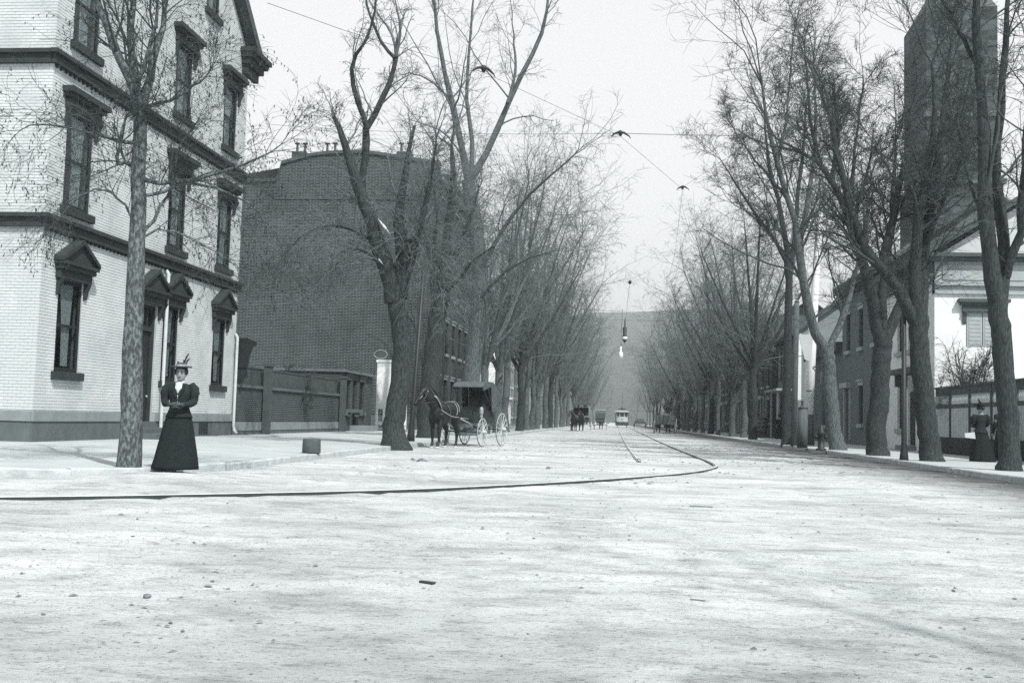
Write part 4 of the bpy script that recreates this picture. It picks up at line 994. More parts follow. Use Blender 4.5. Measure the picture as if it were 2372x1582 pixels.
# right hand traced trees
def rt(px, py, tr_px, limbs_px, label, seed, rr, **kw):
    b0 = G(px, py, .13); Y = b0[1]; tr = [b0]+traced(tr_px, Y)
    lm = [(traced(p, Y, dy), r0, r1) for p, dy, r0, r1 in limbs_px]
    return tree('street_tree', b0, tr, lm, label, RROW, seed, rr, **kw)
rt(2338, 1090, [(2338, 1020), (2330, 900), (2318, 780), (2310, 700)],
   [([(2312, 710), (2295, 620), (2285, 500), (2280, 380), (2275, 250), (2265, 120), (2262, 20), (2262, -80)], -.5, .21, .07),
    ([(2316, 720), (2330, 600), (2320, 500), (2305, 400), (2318, 280), (2325, 170), (2330, 60), (2340, -60)], .6, .15, .05),
    ([(2330, 640), (2355, 560), (2368, 440), (2375, 300), (2385, 150)], -.8, .12, .04),
    ([(2285, 500), (2250, 430), (2230, 350), (2215, 250)], .8, .06, .02),
    ([(2268, 160), (2230, 90), (2190, 20), (2160, -60)], -.8, .06, .02)],
   'tree with twin dark stems at the right edge of the picture', 201, (.24, .21), bark=M_BARK_D, twigm=M_TWIG_R, dens=1.2, up=.10, droop=-.05, shoots=8, lvl=(6, 6, 6), l1=.42)
rt(2158, 1068, [(2150, 1000), (2138, 900), (2130, 800), (2128, 730)],
   [([(2128, 740), (2132, 640), (2145, 540), (2160, 440), (2180, 330), (2190, 230), (2200, 120)], .8, .26, .05),
    ([(2126, 730), (2118, 620), (2130, 500), (2150, 380), (2165, 260), (2160, 150)], -.9, .2, .04),
    ([(2128, 760), (2090, 680), (2040, 620), (2000, 570), (1975, 490), (1950, 400), (1925, 280)], -.4, .2, .07),
    ([(2045, 625), (2060, 540), (2080, 450), (2100, 340), (2115, 240)], 1.0, .14, .04),
    ([(2145, 560), (2180, 480), (2220, 400), (2240, 300)], -.9, .08, .02),
    ([(1990, 560), (1985, 480), (2010, 400), (2020, 320)], .9, .07, .02)],
   'heavy dark tree reaching a long limb left in front of the white house', 202, (.29, .26), bark=M_BARK_D, twigm=M_TWIG_R, dens=1.3, up=.14, droop=.03, shoots=26, lvl=(10, 8, 6), l1=.5)
rt(2033, 1055, [(2030, 1000), (2038, 900), (2042, 830), (2045, 790)],
   [([(2044, 800), (2020, 700), (1995, 600), (1965, 500), (1930, 430), (1895, 375)], -.4, .22, .08),
    ([(2046, 800), (2080, 720), (2110, 640), (2125, 540), (2140, 440), (2165, 330)], .9, .2, .05),
    ([(2044, 780), (2045, 660), (2060, 560), (2070, 440), (2075, 330)], .6, .16, .04),
    ([(1925, 425), (1940, 330), (1935, 260)], .2, .1, .07),
    ([(1900, 380), (1880, 300), (1870, 200), (1860, 90)], -.3, .07, .02),
    ([(1965, 500), (1975, 400), (1985, 300), (2000, 180)], .8, .08, .02)],
   'tree forking low behind the dark iron post', 203, (.32, .29), bark=M_BARK_D, twigm=M_TWIG_R, dens=1.4, up=.16, droop=.03, shoots=26, lvl=(10, 8, 6), l1=.55)
rt(1940, 1042, [(1930, 980), (1922, 900), (1918, 830), (1915, 800)],
   [([(1912, 810), (1880, 750), (1862, 660), (1848, 560), (1830, 470), (1800, 380), (1780, 290), (1765, 200)], -.6, .22, .05),
    ([(1920, 810), (1950, 740), (1975, 660), (2000, 560), (2010, 460)], .8, .16, .04),
    ([(1850, 570), (1870, 470), (1885, 370), (1890, 250), (1885, 150)], .8, .12, .03),
    ([(1830, 470), (1790, 420), (1740, 360), (1700, 300)], -.9, .08, .02),
    ([(1800, 380), (1820, 280), (1830, 180), (1838, 90)], .4, .07, .02),
    ([(1862, 660), (1820, 590), (1770, 530), (1720, 480)], 1.2, .07, .02)],
   'pale speckled trunk with swollen fork beside the hydrant', 204, (.29, .27), twigm=M_TWIG_R, dens=1.4, up=.16, droop=.03, shoots=10, lvl=(11, 8, 6), l1=.55)
rt(1822, 1030, [(1822, 960), (1824, 850), (1826, 740), (1828, 640)],
   [([(1828, 650), (1820, 560), (1800, 460), (1780, 370), (1770, 270)], -.6, .17, .04),
    ([(1829, 640), (1842, 540), (1850, 440), (1862, 330), (1868, 230)], .7, .15, .04),
    ([(1828, 620), (1790, 550), (1740, 480), (1700, 420), (1670, 370)], -1.5, .1, .02),
    ([(1828, 600), (1860, 540), (1890, 470), (1905, 400)], 1.5, .1, .02)],
   'straight slender tree left of the whitewashed pole', 205, (.22, .17), bark=M_BARK_D, twigm=M_TWIG_R, dens=1.25, up=.12, droop=.0, shoots=6, lvl=(8, 7, 6), l1=.6)

# untraced trees further down both rows: five grown once, then copied
def generic(seed, h, spread, r0, clear, droop, dens, lvl=(10, 6, 5), nl=8, bark=M_BARK, shoots=14, lean=0.0):
    rg = np.random.default_rng(seed); base = np.zeros(3)
    tr = [np.array([lean*k/4+rg.normal(0, .06), rg.normal(0, .06), clear*k/4]) for k in range(5)]; tr[0] = base
    lm = []
    for k in range(nl):
        a = k*2.4+rg.normal(0, .3); s = spread*(.45+.6*rg.random()); top = h*(.62+.38*rg.random()) if k % 3 else h
        if k == 0: s *= .3
        z0 = clear*(.78+.22*rg.random()); d = np.array([math.cos(a), math.sin(a), 0])
        st = np.array([tr[-1][0]*z0/clear, 0, z0])
        lm.append(([st, st+d*s*.28+np.array([0, 0, (top-z0)*.25]), st+d*s*.58+np.array([0, 0, (top-z0)*.52]), st+d*s*.85+np.array([0, 0, (top-z0)*.78])], r0*(.6 if k < 4 else .4), r0*.12))
    return tree('street_tree', base, tr, lm, 'tree', 'x', seed, (r0, r0*.8), bark=bark, dens=dens, up=.12, droop=droop, lvl=lvl, shoots=shoots, l1=.46, tw=.008, flare=1.3, wander=.19, buds=.2)
protos = [generic(301, 19, 6.6, .27, 5.0, -.10, 1.0), generic(302, 17.5, 6.0, .24, 4.2, -.06, 1.0), generic(303, 18.5, 5.6, .28, 5.6, -.03, 1.0, bark=M_BARK_D),
          generic(304, 16, 6.8, .25, 4.0, -.12, 1.0), generic(305, 20, 5.4, .23, 6.2, -.05, 1.0)]
used = [False]*5
ORD = ['first', 'second', 'third', 'fourth', 'fifth', 'sixth', 'seventh', 'eighth', 'ninth', 'tenth', 'eleventh', 'twelfth', 'thirteenth', 'fourteenth', 'fifteenth', 'sixteenth', 'seventeenth', 'eighteenth', 'nineteenth', 'twentieth', 'twenty-first', 'twenty-second']
def place(k, x, y, rz, s, label, group):
    if used[k]: o = copy_tree(protos[k])
    else: o = protos[k]; used[k] = True
    o.location = (x, y, .12); o.rotation_euler = (0, 0, rz); o.scale = (s, s, s); o['label'] = label; o['group'] = group
rg = random.Random(3)
for i, y in enumerate([56.5, 62, 67.5, 74, 80, 86.5, 94, 101, 109, 118, 127, 137, 148, 160, 173, 188, 204, 222, 242, 265, 290]):
    place((i*2+1) % 5, kerb_left(y)-.85+rg.uniform(-.2, .2), y+rg.uniform(-1, 1), rg.uniform(0, 6.28), rg.uniform(.9, 1.08), f'bare street tree in the left row, {ORD[i]} beyond the forked tree', LROW)
for i, y in enumerate([66, 73.5, 76.8, 79.5, 87, 94, 101.5, 110, 119, 129, 140, 152, 165, 180, 196, 214, 234, 256, 280]):
    s = rg.uniform(.62, .8) if i in (4, 6) else rg.uniform(.82, 1.0)
    place((i*3+2) % 5, kerb_right(y)+.95+(.35 if i in (1, 3) else 0)+rg.uniform(-.15, .15), y, rg.uniform(0, 6.28), s, f'bare street tree in the right row, {ORD[i]} beyond the whitewashed pole', RROW)

place(3, 9.6, -7.6, 1.1, .9, 'bare street tree just behind the camera, known by its soft shadows on the road', RROW)

# far wood that closes the street, one mass
W = Wood(); rgw = np.random.default_rng(77); n = 140
S = np.stack([rgw.uniform(-70, 70, n), rgw.uniform(320, 620, n), np.zeros(n)], 1)
S = S[(np.abs(S[:, 0]) > 5)]; n = len(S); Hh = rgw.uniform(9, 17, n)
P, R = grow(S, np.tile([0, 0, 1.0], (n, 1)), Hh, np.full(n, .25), 6, .06, (0, 0, 0), rgw, .3); W.add(P, R, 4)
S, d, L, r = spawn(P, R, plen(P), 11, .25, 1, .7, .5, .5, rgw, 2.0); P1, R1 = grow(S, d, L, np.full(len(L), .06), 4, .2, (0, 0, .1), rgw); W.add(P1, R1, 3)
S, d, L, r = spawn(P1, R1, plen(P1), 6, .1, 1, .8, .6, .5, rgw, 1.0); P2, R2 = grow(S, d, L, np.full(len(L), .03), 3, .2, (0, 0, .05), rgw); W.add(P2, R2, 3)
tag(add_obj('distant_wood', W.mesh('distant_wood', M_TWIG, False)), 'hazy mass of bare trees at the far end of the street', 'wood', kind='stuff')

# bare shrub against the white gable and vine on the yard wall
def shrub(name, base, h, spread, n, label, seed, droop=-.25, m=M_TWIG_D):
    rg_ = np.random.default_rng(seed); t = empty(name, base, label=label, cat='shrub')
    S = np.stack([rg_.normal(0, .15, n), rg_.normal(0, .15, n), np.zeros(n)], 1); a = rg_.random(n)*6.28; s = spread*rg_.random(n)
    d = np.stack([np.cos(a)*s, np.sin(a)*s*.5, np.full(n, 1.0)], 1)
    P, R = grow(S, d, np.full(n, h)*(.7+.4*rg_.random(n)), np.full(n, .028), 8, .08, (0, 0, .0), rg_, .4); W = Wood(); W.add(P, R, 5); add_obj('stem', W.mesh('stem', m), t, False)
    C = Wood(); S, d, L, r = spawn(P, R, plen(P), 16, .35, 1, .6, .38, .5, rg_, .3); P1, R1 = grow(S, d, L, np.full(len(L), .012), 5, .15, (0, 0, droop), rg_); C.add(P1, R1, 3)
    S, d, L, r = spawn(P1, R1, plen(P1), 5, .1, 1, .6, .6, .5, rg_, .2); P2, R2 = grow(S, d, L, np.full(len(L), .008), 4, .12, (0, 0, droop), rg_); C.add(P2, R2, 3)
    add_obj('twigs', C.mesh('twigs', m, False), t, False); return t
shrub('bare_shrub', (13.0, 41.3, .13), 3.9, .33, 24, 'bare bushy shrub against the sunlit white gable end', 41, -.3)
shrub('bare_shrub', (-14.6, 44.5, .13), 3.0, .8, 14, 'bare shrub spilling over the dark yard wall', 42, -.3)

# ---------------------------------------------------------------- people and horses
def fused(name, mb, m, voxel, parent=None, smooth_it=4, world=False):
    """weld overlapping forms into one continuous skin and bake it"""
    me = mb.mesh(name, m); o = bpy.data.objects.new(name, me); COL.objects.link(o)
    r = o.modifiers.new('weld', 'REMESH'); r.mode = 'VOXEL'; r.voxel_size = voxel; r.use_smooth_shade = True
    s = o.modifiers.new('soft', 'SMOOTH'); s.factor = .5; s.iterations = smooth_it
    dg = bpy.context.evaluated_depsgraph_get(); bk = bpy.data.meshes.new_from_object(o.evaluated_get(dg))
    bk.name = name; bk.materials.clear(); bk.materials.append(m); smooth(bk)
    o.modifiers.clear(); o.data = bk; bpy.data.meshes.remove(me)
    if parent is not None: adopt(o, parent, world)
    return o

def head_form(b, z0, s=1.0, y0=0.0):
    """head from chin z0; faces -y"""
    H = .225*s
    R = []
    for t, rx, ry, cy in ((0, .030, .030, -.035), (.06, .044, .050, -.028), (.15, .056, .068, -.012), (.3, .066, .084, .0), (.45, .072, .092, .006), (.6, .074, .097, .010), (.75, .072, .095, .014), (.88, .058, .078, .016), (.96, .035, .048, .016), (1.0, .012, .016, .016)):
        R.append((z0+t*H, 0, y0+cy*s, rx*s, ry*s))
    b.rings(R, 18)
    b.tube([(0, y0-.088*s, z0+.56*H), (0, y0-.105*s, z0+.42*H), (0, y0-.112*s, z0+.34*H), (0, y0-.088*s, z0+.30*H)], [.008*s, .011*s, .015*s, .012*s], 8)
    for k in (-1, 1): b.ball((k*.075*s, y0+.012*s, z0+.45*H), (.012*s, .02*s, .032*s), 8, 6)
    b.tube([(0, y0+.02*s, z0-.10*s), (0, y0+.012*s, z0+.3*H)], [.055*s, .05*s], 12)      # neck
def face_bits(p, z0, s=1.0, y0=0.0):
    H = .225*s
    for k in (-1, 1):
        b = MB(); b.ball((k*.031*s, y0-.083*s, z0+.5*H), (.013*s, .009*s, .008*s), 8, 6); b.build('eye', M_FEATURE, p, True, False)
        b = MB(); b.tube([(k*.015*s, y0-.093*s, z0+.6*H), (k*.035*s, y0-.091*s, z0+.62*H), (k*.052*s, y0-.08*s, z0+.6*H)], .0045*s, 6); b.build('eyebrow', M_HAIR, p, True, False)
    b = MB(); b.tube([(-.024*s, y0-.074*s, z0+.20*H), (0, y0-.083*s, z0+.185*H), (.024*s, y0-.074*s, z0+.20*H)], [.003*s, .006*s, .003*s], 6); b.build('mouth', M_FEATURE, p, True, False)
def hand_form(b, wrist, dirv, up, s=1.0, curl=.6, thumb=1):
    """palm, four unequal bent fingers and a thumb from the side of the palm"""
    d = unit(np.array(dirv, float)); u = np.array(up, float); u = unit(u-d*np.dot(u, d)); w = np.cross(d, u); wr = np.array(wrist, float)
    b.tube([wr-d*.03*s, wr, wr+d*.04*s, wr+d*.075*s], [.026*s, .027*s, .036*s, .034*s], 10, squash=(1, .62) if abs(d[2]) < .8 else (.62, 1))
    for k, L in enumerate((.062, .072, .068, .052)):
        o = wr+d*.07*s+w*(k-1.5)*.0185*s; pts = [o]; a = 0.0; p = o
        for j, q in enumerate((.42, .33, .25)):
            a += curl*(.5 if j == 0 else .9); p = p+(d*math.cos(a)-u*math.sin(a))*L*q*s; pts.append(p)
        b.tube(pts, [.0095*s, .009*s, .0085*s, .007*s], 7)
    o = wr+d*.018*s+w*thumb*.028*s; p1 = o+(d*.6+w*thumb*.6-u*.3)*.032*s; p2 = p1+(d*.9-u*.4)*.028*s
    b.tube([o, p1, p2], [.013*s, .011*s, .008*s], 7)

def lady(name, loc, rz, label, s=1.0, back=False, parcel=False, bits=True, hatm=M_STRAW, cloth=M_BLACKC):
    p = empty(name, loc, rz, label, 'person'); p.scale = (s, s, s)
    b = MB(); zc = 1.30
    head_form(b, zc)
    b.rings([(.80, 0, .0, .15, .11), (.95, 0, 0, .118, .09), (1.08, 0, -.005, .14, .10), (1.17, 0, .0, .165, .105), (1.235, 0, .01, .14, .08), (1.275, 0, .018, .07, .06)], 16)
    for k in (-1, 1):
        sh = np.array([k*.165, .01, 1.20]); el = np.array([k*.235, -.02, .985]); wr = np.array([k*.075, -.215, .945])
        b.tube([sh, (sh+el)/2, el, el*.5+wr*.5, wr], [.05, .043, .038, .032, .024], 10)
        hand_form(b, wr, (-k*.75, -.25, -.05), (0, -.8, .6), .95, .55, thumb=k)
    fused('body', b, M_SKIN, .0065, p, 3)
    for k in (-1, 1):
        gl = MB(); hand_form(gl, np.array([k*.075, -.215, .945]), (-k*.75, -.25, -.05), (0, -.8, .6), 1.06, .55, thumb=k); gl.tube([(k*.11, -.19, .947), (k*.075, -.215, .945)], [.036, .033], 10); fused('glove', gl, M_GLOVE, .005, p, 2)
    if bits: face_bits(p, zc)
    # hair
    h = MB(); R = [(zc+.10, 0, .05, .068, .062), (zc+.14, 0, .028, .086, .092), (zc+.18, 0, .022, .088, .100), (zc+.215, 0, .018, .076, .09), (zc+.235, 0, .016, .05, .06)]
    h.rings(R, 18)
    for k in (-1, 1): h.ball((k*.078, .0, zc+.135), (.024, .055, .045), 10, 7)
    h.ball((0, .12, zc+.14), (.05, .04, .05), 10, 7); h.build('hair', M_HAIR, p, True, False)
    # skirt with soft folds
    k = MB()
    def wob(i, a): return 1+(.006+.026*i/8)*math.sin(11*a+1.3+.1*i)+.028*i/8*math.sin(5*a+.4)+.016*i/8*math.sin(19*a+.2*i)
    rr = [(.86, 0, .0, .135, .105), (.80, 0, .0, .170, .135), (.70, -.004, .005, .200, .165), (.58, -.008, .01, .226, .195), (.45, -.012, .015, .252, .225), (.30, -.016, .02, .282, .255), (.15, -.02, .025, .310, .282), (.04, -.03, .028, .332, .302), (-.004, -.034, .03, .338, .308)]
    k.rings(rr, 56, True, wob); k.build('skirt', cloth, p, True, False)
    # jacket: bodice with peplum
    j = MB(); j.rings([(.755, 0, 0, .202, .165), (.80, 0, 0, .180, .142), (.88, 0, -.003, .150, .118), (.95, 0, -.006, .135, .108), (1.02, 0, -.012, .148, .120), (1.10, 0, -.014, .168, .130), (1.17, 0, -.006, .180, .126), (1.225, 0, .004, .158, .102), (1.262, 0, .014, .092, .074)], 40); j.build('jacket', M_BLACKC2, p, True, False)
    for q in (-1, 1):             # leg-of-mutton sleeves
        e = MB(); e.tube([(q*.13, .005, 1.20), (q*.165, .004, 1.215), (q*.200, .0, 1.175), (q*.214, -.006, 1.11), (q*.214, -.012, 1.04), (q*.21, -.03, .985), (q*.185, -.10, .955), (q*.13, -.17, .95), (q*.088, -.205, .946)], [.05, .072, .078, .074, .062, .054, .048, .040, .034], 18)
        e.build('sleeve', M_BLACKC2, p, True, False)
        l = MB(); l.add([(q*.012, -.136, 1.05), (q*.035, -.142, 1.06), (q*.105, -.122, 1.17), (q*.082, -.082, 1.255), (q*.052, -.082, 1.262), (q*.05, -.118, 1.17)], [(0, 1, 2, 5), (5, 2, 3, 4)]); l2 = [(x, y-.012, z) for x, y, z in l.v]; l.add(l2, [(0, 1, 2, 5), (5, 2, 3, 4)]); l.build('lapel', cloth, p, False, False)
    v = MB(); v.add([(0, -.143, 1.055), (.05, -.122, 1.17), (.05, -.085, 1.268), (0, -.085, 1.285), (-.05, -.085, 1.268), (-.05, -.122, 1.17), (0, -.142, 1.17)], [(0, 1, 6), (0, 6, 5), (6, 1, 2, 3), (6, 3, 4, 5)]); v.build('shirt_front', M_SHIRT, p, False, False)
    for z in (.93, .985, 1.035):
        b = MB(); b.ball((0, -.125 if z < .97 else -.135, z), .008, 8, 6); b.build('button', M_HARN, p, True, False)
    c = MB(); c.rings([(1.258, 0, .012, .062, .06), (1.30, 0, .01, .054, .054)], 16); c.build('collar', M_SHIRT if not back else cloth, p, True, False)
    # hat: tilted brim, crown, ribbon and feathers
    zt = zc+.205
    H = MB(); H.rings([(zt-.006, 0, .0, .148, .150), (zt+.006, 0, 0, .155, .157), (zt+.012, 0, .0, .148, .15), (zt+.012, 0, .01, .082, .09), (zt+.06, 0, .01, .072, .08), (zt+.066, 0, .01, .05, .06)], 26)
    hat = H.build('hat', hatm, p, True, False)
    q = MB(); q.rings([(zt+.014, 0, .01, .086, .094), (zt+.034, 0, .01, .083, .09)], 24, False); q.build('ribbon', M_STRAW if not back else cloth, hat, True, False)
    for (x, y, tx, ty, L, r) in ((.035, .02, .35, .05, .22, .026), (.05, .04, .6, .0, .13, .026), (-.05, .0, -.25, .1, .07, .03), (.02, .03, .02, .2, .10, .03)):
        q = MB(); pts = [(x+tx*L*t*t*.8, y+ty*L*t, zt+.03+L*t*(1-.15*t)) for t in (0, .3, .6, .85, 1)]
        q.tube(pts, [.010, r*.8, r, r*.7, .004], 8, squash=(1, .45)); q.build('feather', M_FEATHER, hat, True, False)
    q = MB()
    for t in range(7): q.ball((-.07+.025*t, -.07+.012*(t % 3), zt+.02+.010*(t % 2)), (.012, .012, .008), 7, 5)
    q.build('trimming', M_STRAW if not back else cloth, hat, True, False)
    for q_ in (-1, 1):
        b = MB(); b.tube([(q_*.07-.02, .03, .03), (q_*.07-.02, -.12, .035), (q_*.07-.02, -.22, .022)], [.04, .036, .02], 8, squash=(1, .7)); b.build('shoe', M_BLACKC, p, True, False)
    return p
w_loc = G(404, 1088, .13)
lady('person', (w_loc[0]-.06, w_loc[1]+.2, .135), .16, 'woman in long dark dress with puffed sleeves and feathered hat at the kerb', .985, hatm=M_HAT)
wk = G(2272, 1069, .13)
lady('person', (wk[0], wk[1], .135), math.pi+.25, 'woman in black walking past the fence with a white parcel', 1.08, back=True, bits=True, hatm=M_BLACKC)
b = MB(); pb = np.array([wk[0]-.34, wk[1]-.16, .92]); b.hexa([(pb[0]-.15, pb[1]-.04, pb[2]-.10), (pb[0]+.13, pb[1]-.04, pb[2]-.13), (pb[0]+.13, pb[1]+.04, pb[2]-.13), (pb[0]-.15, pb[1]+.04, pb[2]-.10), (pb[0]-.17, pb[1]-.03, pb[2]+.02), (pb[0]+.11, pb[1]-.03, pb[2]+.06), (pb[0]+.11, pb[1]+.03, pb[2]+.06), (pb[0]-.17, pb[1]+.03, pb[2]+.02)])
po = b.build('parcel', M_PAPER); tag(po, 'white paper parcel held by the woman walking past the fence', 'parcel')

def gent(name, loc, rz, label, s=1.0, sit=False, hat='bowler', m=M_BLACKC2):
    p = empty(name, loc, rz, label, 'person'); p.scale = (s, s, s)
    b = MB(); zc = 1.50 if not sit else .66+.0
    o = 0.0 if not sit else -.84
    head_form(b, 1.50+o)
    b.rings([(.86+o, 0, 0, .15, .11), (1.0+o, 0, 0, .15, .11), (1.15+o, 0, 0, .165, .12), (1.3+o, 0, 0, .19, .12), (1.40+o, 0, .01, .17, .09), (1.46+o, 0, .015, .08, .06)], 16)
    for k in (-1, 1):
        sh = np.array([k*.2, 0, 1.36+o]); el = np.array([k*.26, .02 if not sit else -.05, 1.08+o]); wr = np.array([k*.25, -.1, .84+o]) if not sit else np.array([k*.1, -.35, 1.02+o])
        b.tube([sh, el, wr], [.055, .042, .028], 10); hand_form(b, wr, (0, -.2, -1) if not sit else (0, -1, 0), (0, -1, 0) if not sit else (0, 0, 1), 1.0, .5, k)
        hp = np.array([k*.09, 0, .88+o]); kn = np.array([k*.1, -.03-.1*k, .48]) if not sit else np.array([k*.12, -.42, .05]); an = np.array([k*.1, .04-.16*k, .08]) if not sit else np.array([k*.12, -.45, -.38])
        b.tube([hp, kn, an], [.09, .06, .042], 10); b.tube([an+np.array([0, .06, -.04]), an+np.array([0, -.14, -.045])], [.042, .034], 8)
    fused('body', b, M_SKIN, .009, p, 3); face_bits(p, 1.5+o)
    c = MB(); c.rings([(.70+o if not sit else .82+o, 0, 0, .21, .16), (.95+o, 0, 0, .18, .14), (1.1+o, 0, 0, .19, .145), (1.28+o, 0, 0, .215, .142), (1.41+o, 0, .008, .185, .11), (1.475+o, 0, .015, .09, .072)], 22); c.build('coat', m, p, True, False)
    for k in (-1, 1):
        sh = np.array([k*.2, 0, 1.36+o]); el = np.array([k*.26, .02 if not sit else -.05, 1.08+o]); wr = np.array([k*.25, -.1, .84+o]) if not sit else np.array([k*.1, -.35, 1.02+o])
        e = MB(); e.tube([sh-np.array([k*.04, 0, -.01]), sh, el, wr], [.07, .075, .06, .042], 12); e.build('sleeve', m, p, True, False)
        hp = np.array([k*.09, 0, .9+o]); kn = np.array([k*.1, -.03-.1*k, .48]) if not sit else np.array([k*.12, -.42, .05]); an = np.array([k*.1, .04-.16*k, .10]) if not sit else np.array([k*.12, -.45, -.36])
        e = MB(); e.tube([hp, kn, an], [.115, .08, .062], 12); e.build('trouser_leg', m, p, True, False)
        e = MB(); e.tube([an+np.array([0, .08, -.05]), an+np.array([0, -.02, -.04]), an+np.array([0, -.17, -.06])], [.05, .055, .035], 8); e.build('shoe', M_BLACKC, p, True, False)
    z = 1.5+o+.17; h = MB()
    h.rings([(z-.004, 0, .01, .12, .14), (z+.01, 0, .01, .124, .144), (z+.012, 0, .012, .085, .105), (z+.07, 0, .012, .082, .1), (z+.11, 0, .012, .06, .075), (z+.122, 0, .012, .02, .03)], 20); h.build('hat', M_BLACKC, p, True, False)
    return p
mk = G(2322, 1068, .13)
gent('person', (mk[0]+.15, mk[1]+.4, .135), math.pi+.2, 'man in dark coat half hidden by the right edge tree', 1.0)
fk = G(1795, 1016, .13)
lady('person', (fk[0]+.3, fk[1], .135), math.pi, 'distant person in dark dress standing by the clapboard house', 1.05, back=True, hatm=M_BLACKC)

def bend(p):
    x, y, z = p
    if y > -.52: return (x, y, z)
    t = min(1, (-.52-y)/.6); a = -.42*t*t*(3-2*t); dy = y+.5
    return (x*math.cos(a)-dy*math.sin(a), -.5+x*math.sin(a)+dy*math.cos(a), z)
class HB(MB):
    def mesh(s, name, m, sm=False):
        s.v = [bend(p) for p in s.v]; return MB.mesh(s, name, m, sm)
def horse_mesh():
    b = HB()
    b.rings([(0, 0, 0, .01, .01), (0.001, 0, 0, .01, .01)], 4) if False else None
    # trunk: rings strung along y (nose towards -y)
    S = [(.86, .10, 1.18, .13), (.78, .20, 1.20, .21), (.62, .27, 1.20, .29), (.42, .285, 1.17, .31), (.2, .285, 1.12, .315), (0, .29, 1.08, .33), (-.2, .285, 1.07, .345), (-.4, .265, 1.10, .345), (-.56, .235, 1.12, .31), (-.68, .18, 1.13, .24), (-.76, .09, 1.12, .13)]
    vs = []; n = 16
    for y, rx, zc, rz in S:
        for k in range(n):
            a = 2*math.pi*k/n; vs.append((rx*math.cos(a), y, zc+rz*math.sin(a)))
    b.add(vs, [(i*n+k, i*n+(k+1) % n, (i+1)*n+(k+1) % n, (i+1)*n+k) for i in range(len(S)-1) for k in range(n)]+[tuple(range(n)), tuple((len(S)-1)*n+k for k in range(n))[::-1]])
    b.tube([(0, -.45, 1.22), (0, -.66, 1.38), (0, -.84, 1.56), (0, -.98, 1.74), (0, -1.02, 1.80)], [.30, .235, .175, .135, .11], 14, squash=(.62, 1.0))
    b.tube([(0, -.96, 1.83), (0, -1.06, 1.77), (0, -1.20, 1.62), (0, -1.33, 1.45), (0, -1.40, 1.35), (0, -1.42, 1.31)], [.10, .135, .115, .085, .078, .05], 12, squash=(.72, 1.0))
    for k in (-1, 1):
        b.tube([(k*.055, -.96, 1.86), (k*.062, -.965, 1.93), (k*.058, -.985, 2.0)], [.03, .028, .006], 7)
        st = .07*k
        b.tube([(k*.15, -.52, 1.08), (k*.165, -.50, .88), (k*.16, -.52-st, .66), (k*.155, -.54-st, .49), (k*.155, -.53-st, .44), (k*.155, -.53-st*1.2, .2), (k*.155, -.55-st*1.3, .13), (k*.155, -.59-st*1.3, .07), (k*.155, -.60-st*1.3, .0)], [.14, .115, .075, .062, .056, .040, .048, .05, .066], 10)
        b.tube([(k*.15, .58, 1.12), (k*.175, .50, .92), (k*.17, .52+st, .76), (k*.155, .66+st, .56), (k*.155, .69+st, .50), (k*.155, .65+st, .22), (k*.155, .63+st, .13), (k*.155, .585+st, .07), (k*.155, .575+st, .0)], [.22, .175, .115, .07, .064, .042, .05, .052, .066], 10)
    return b
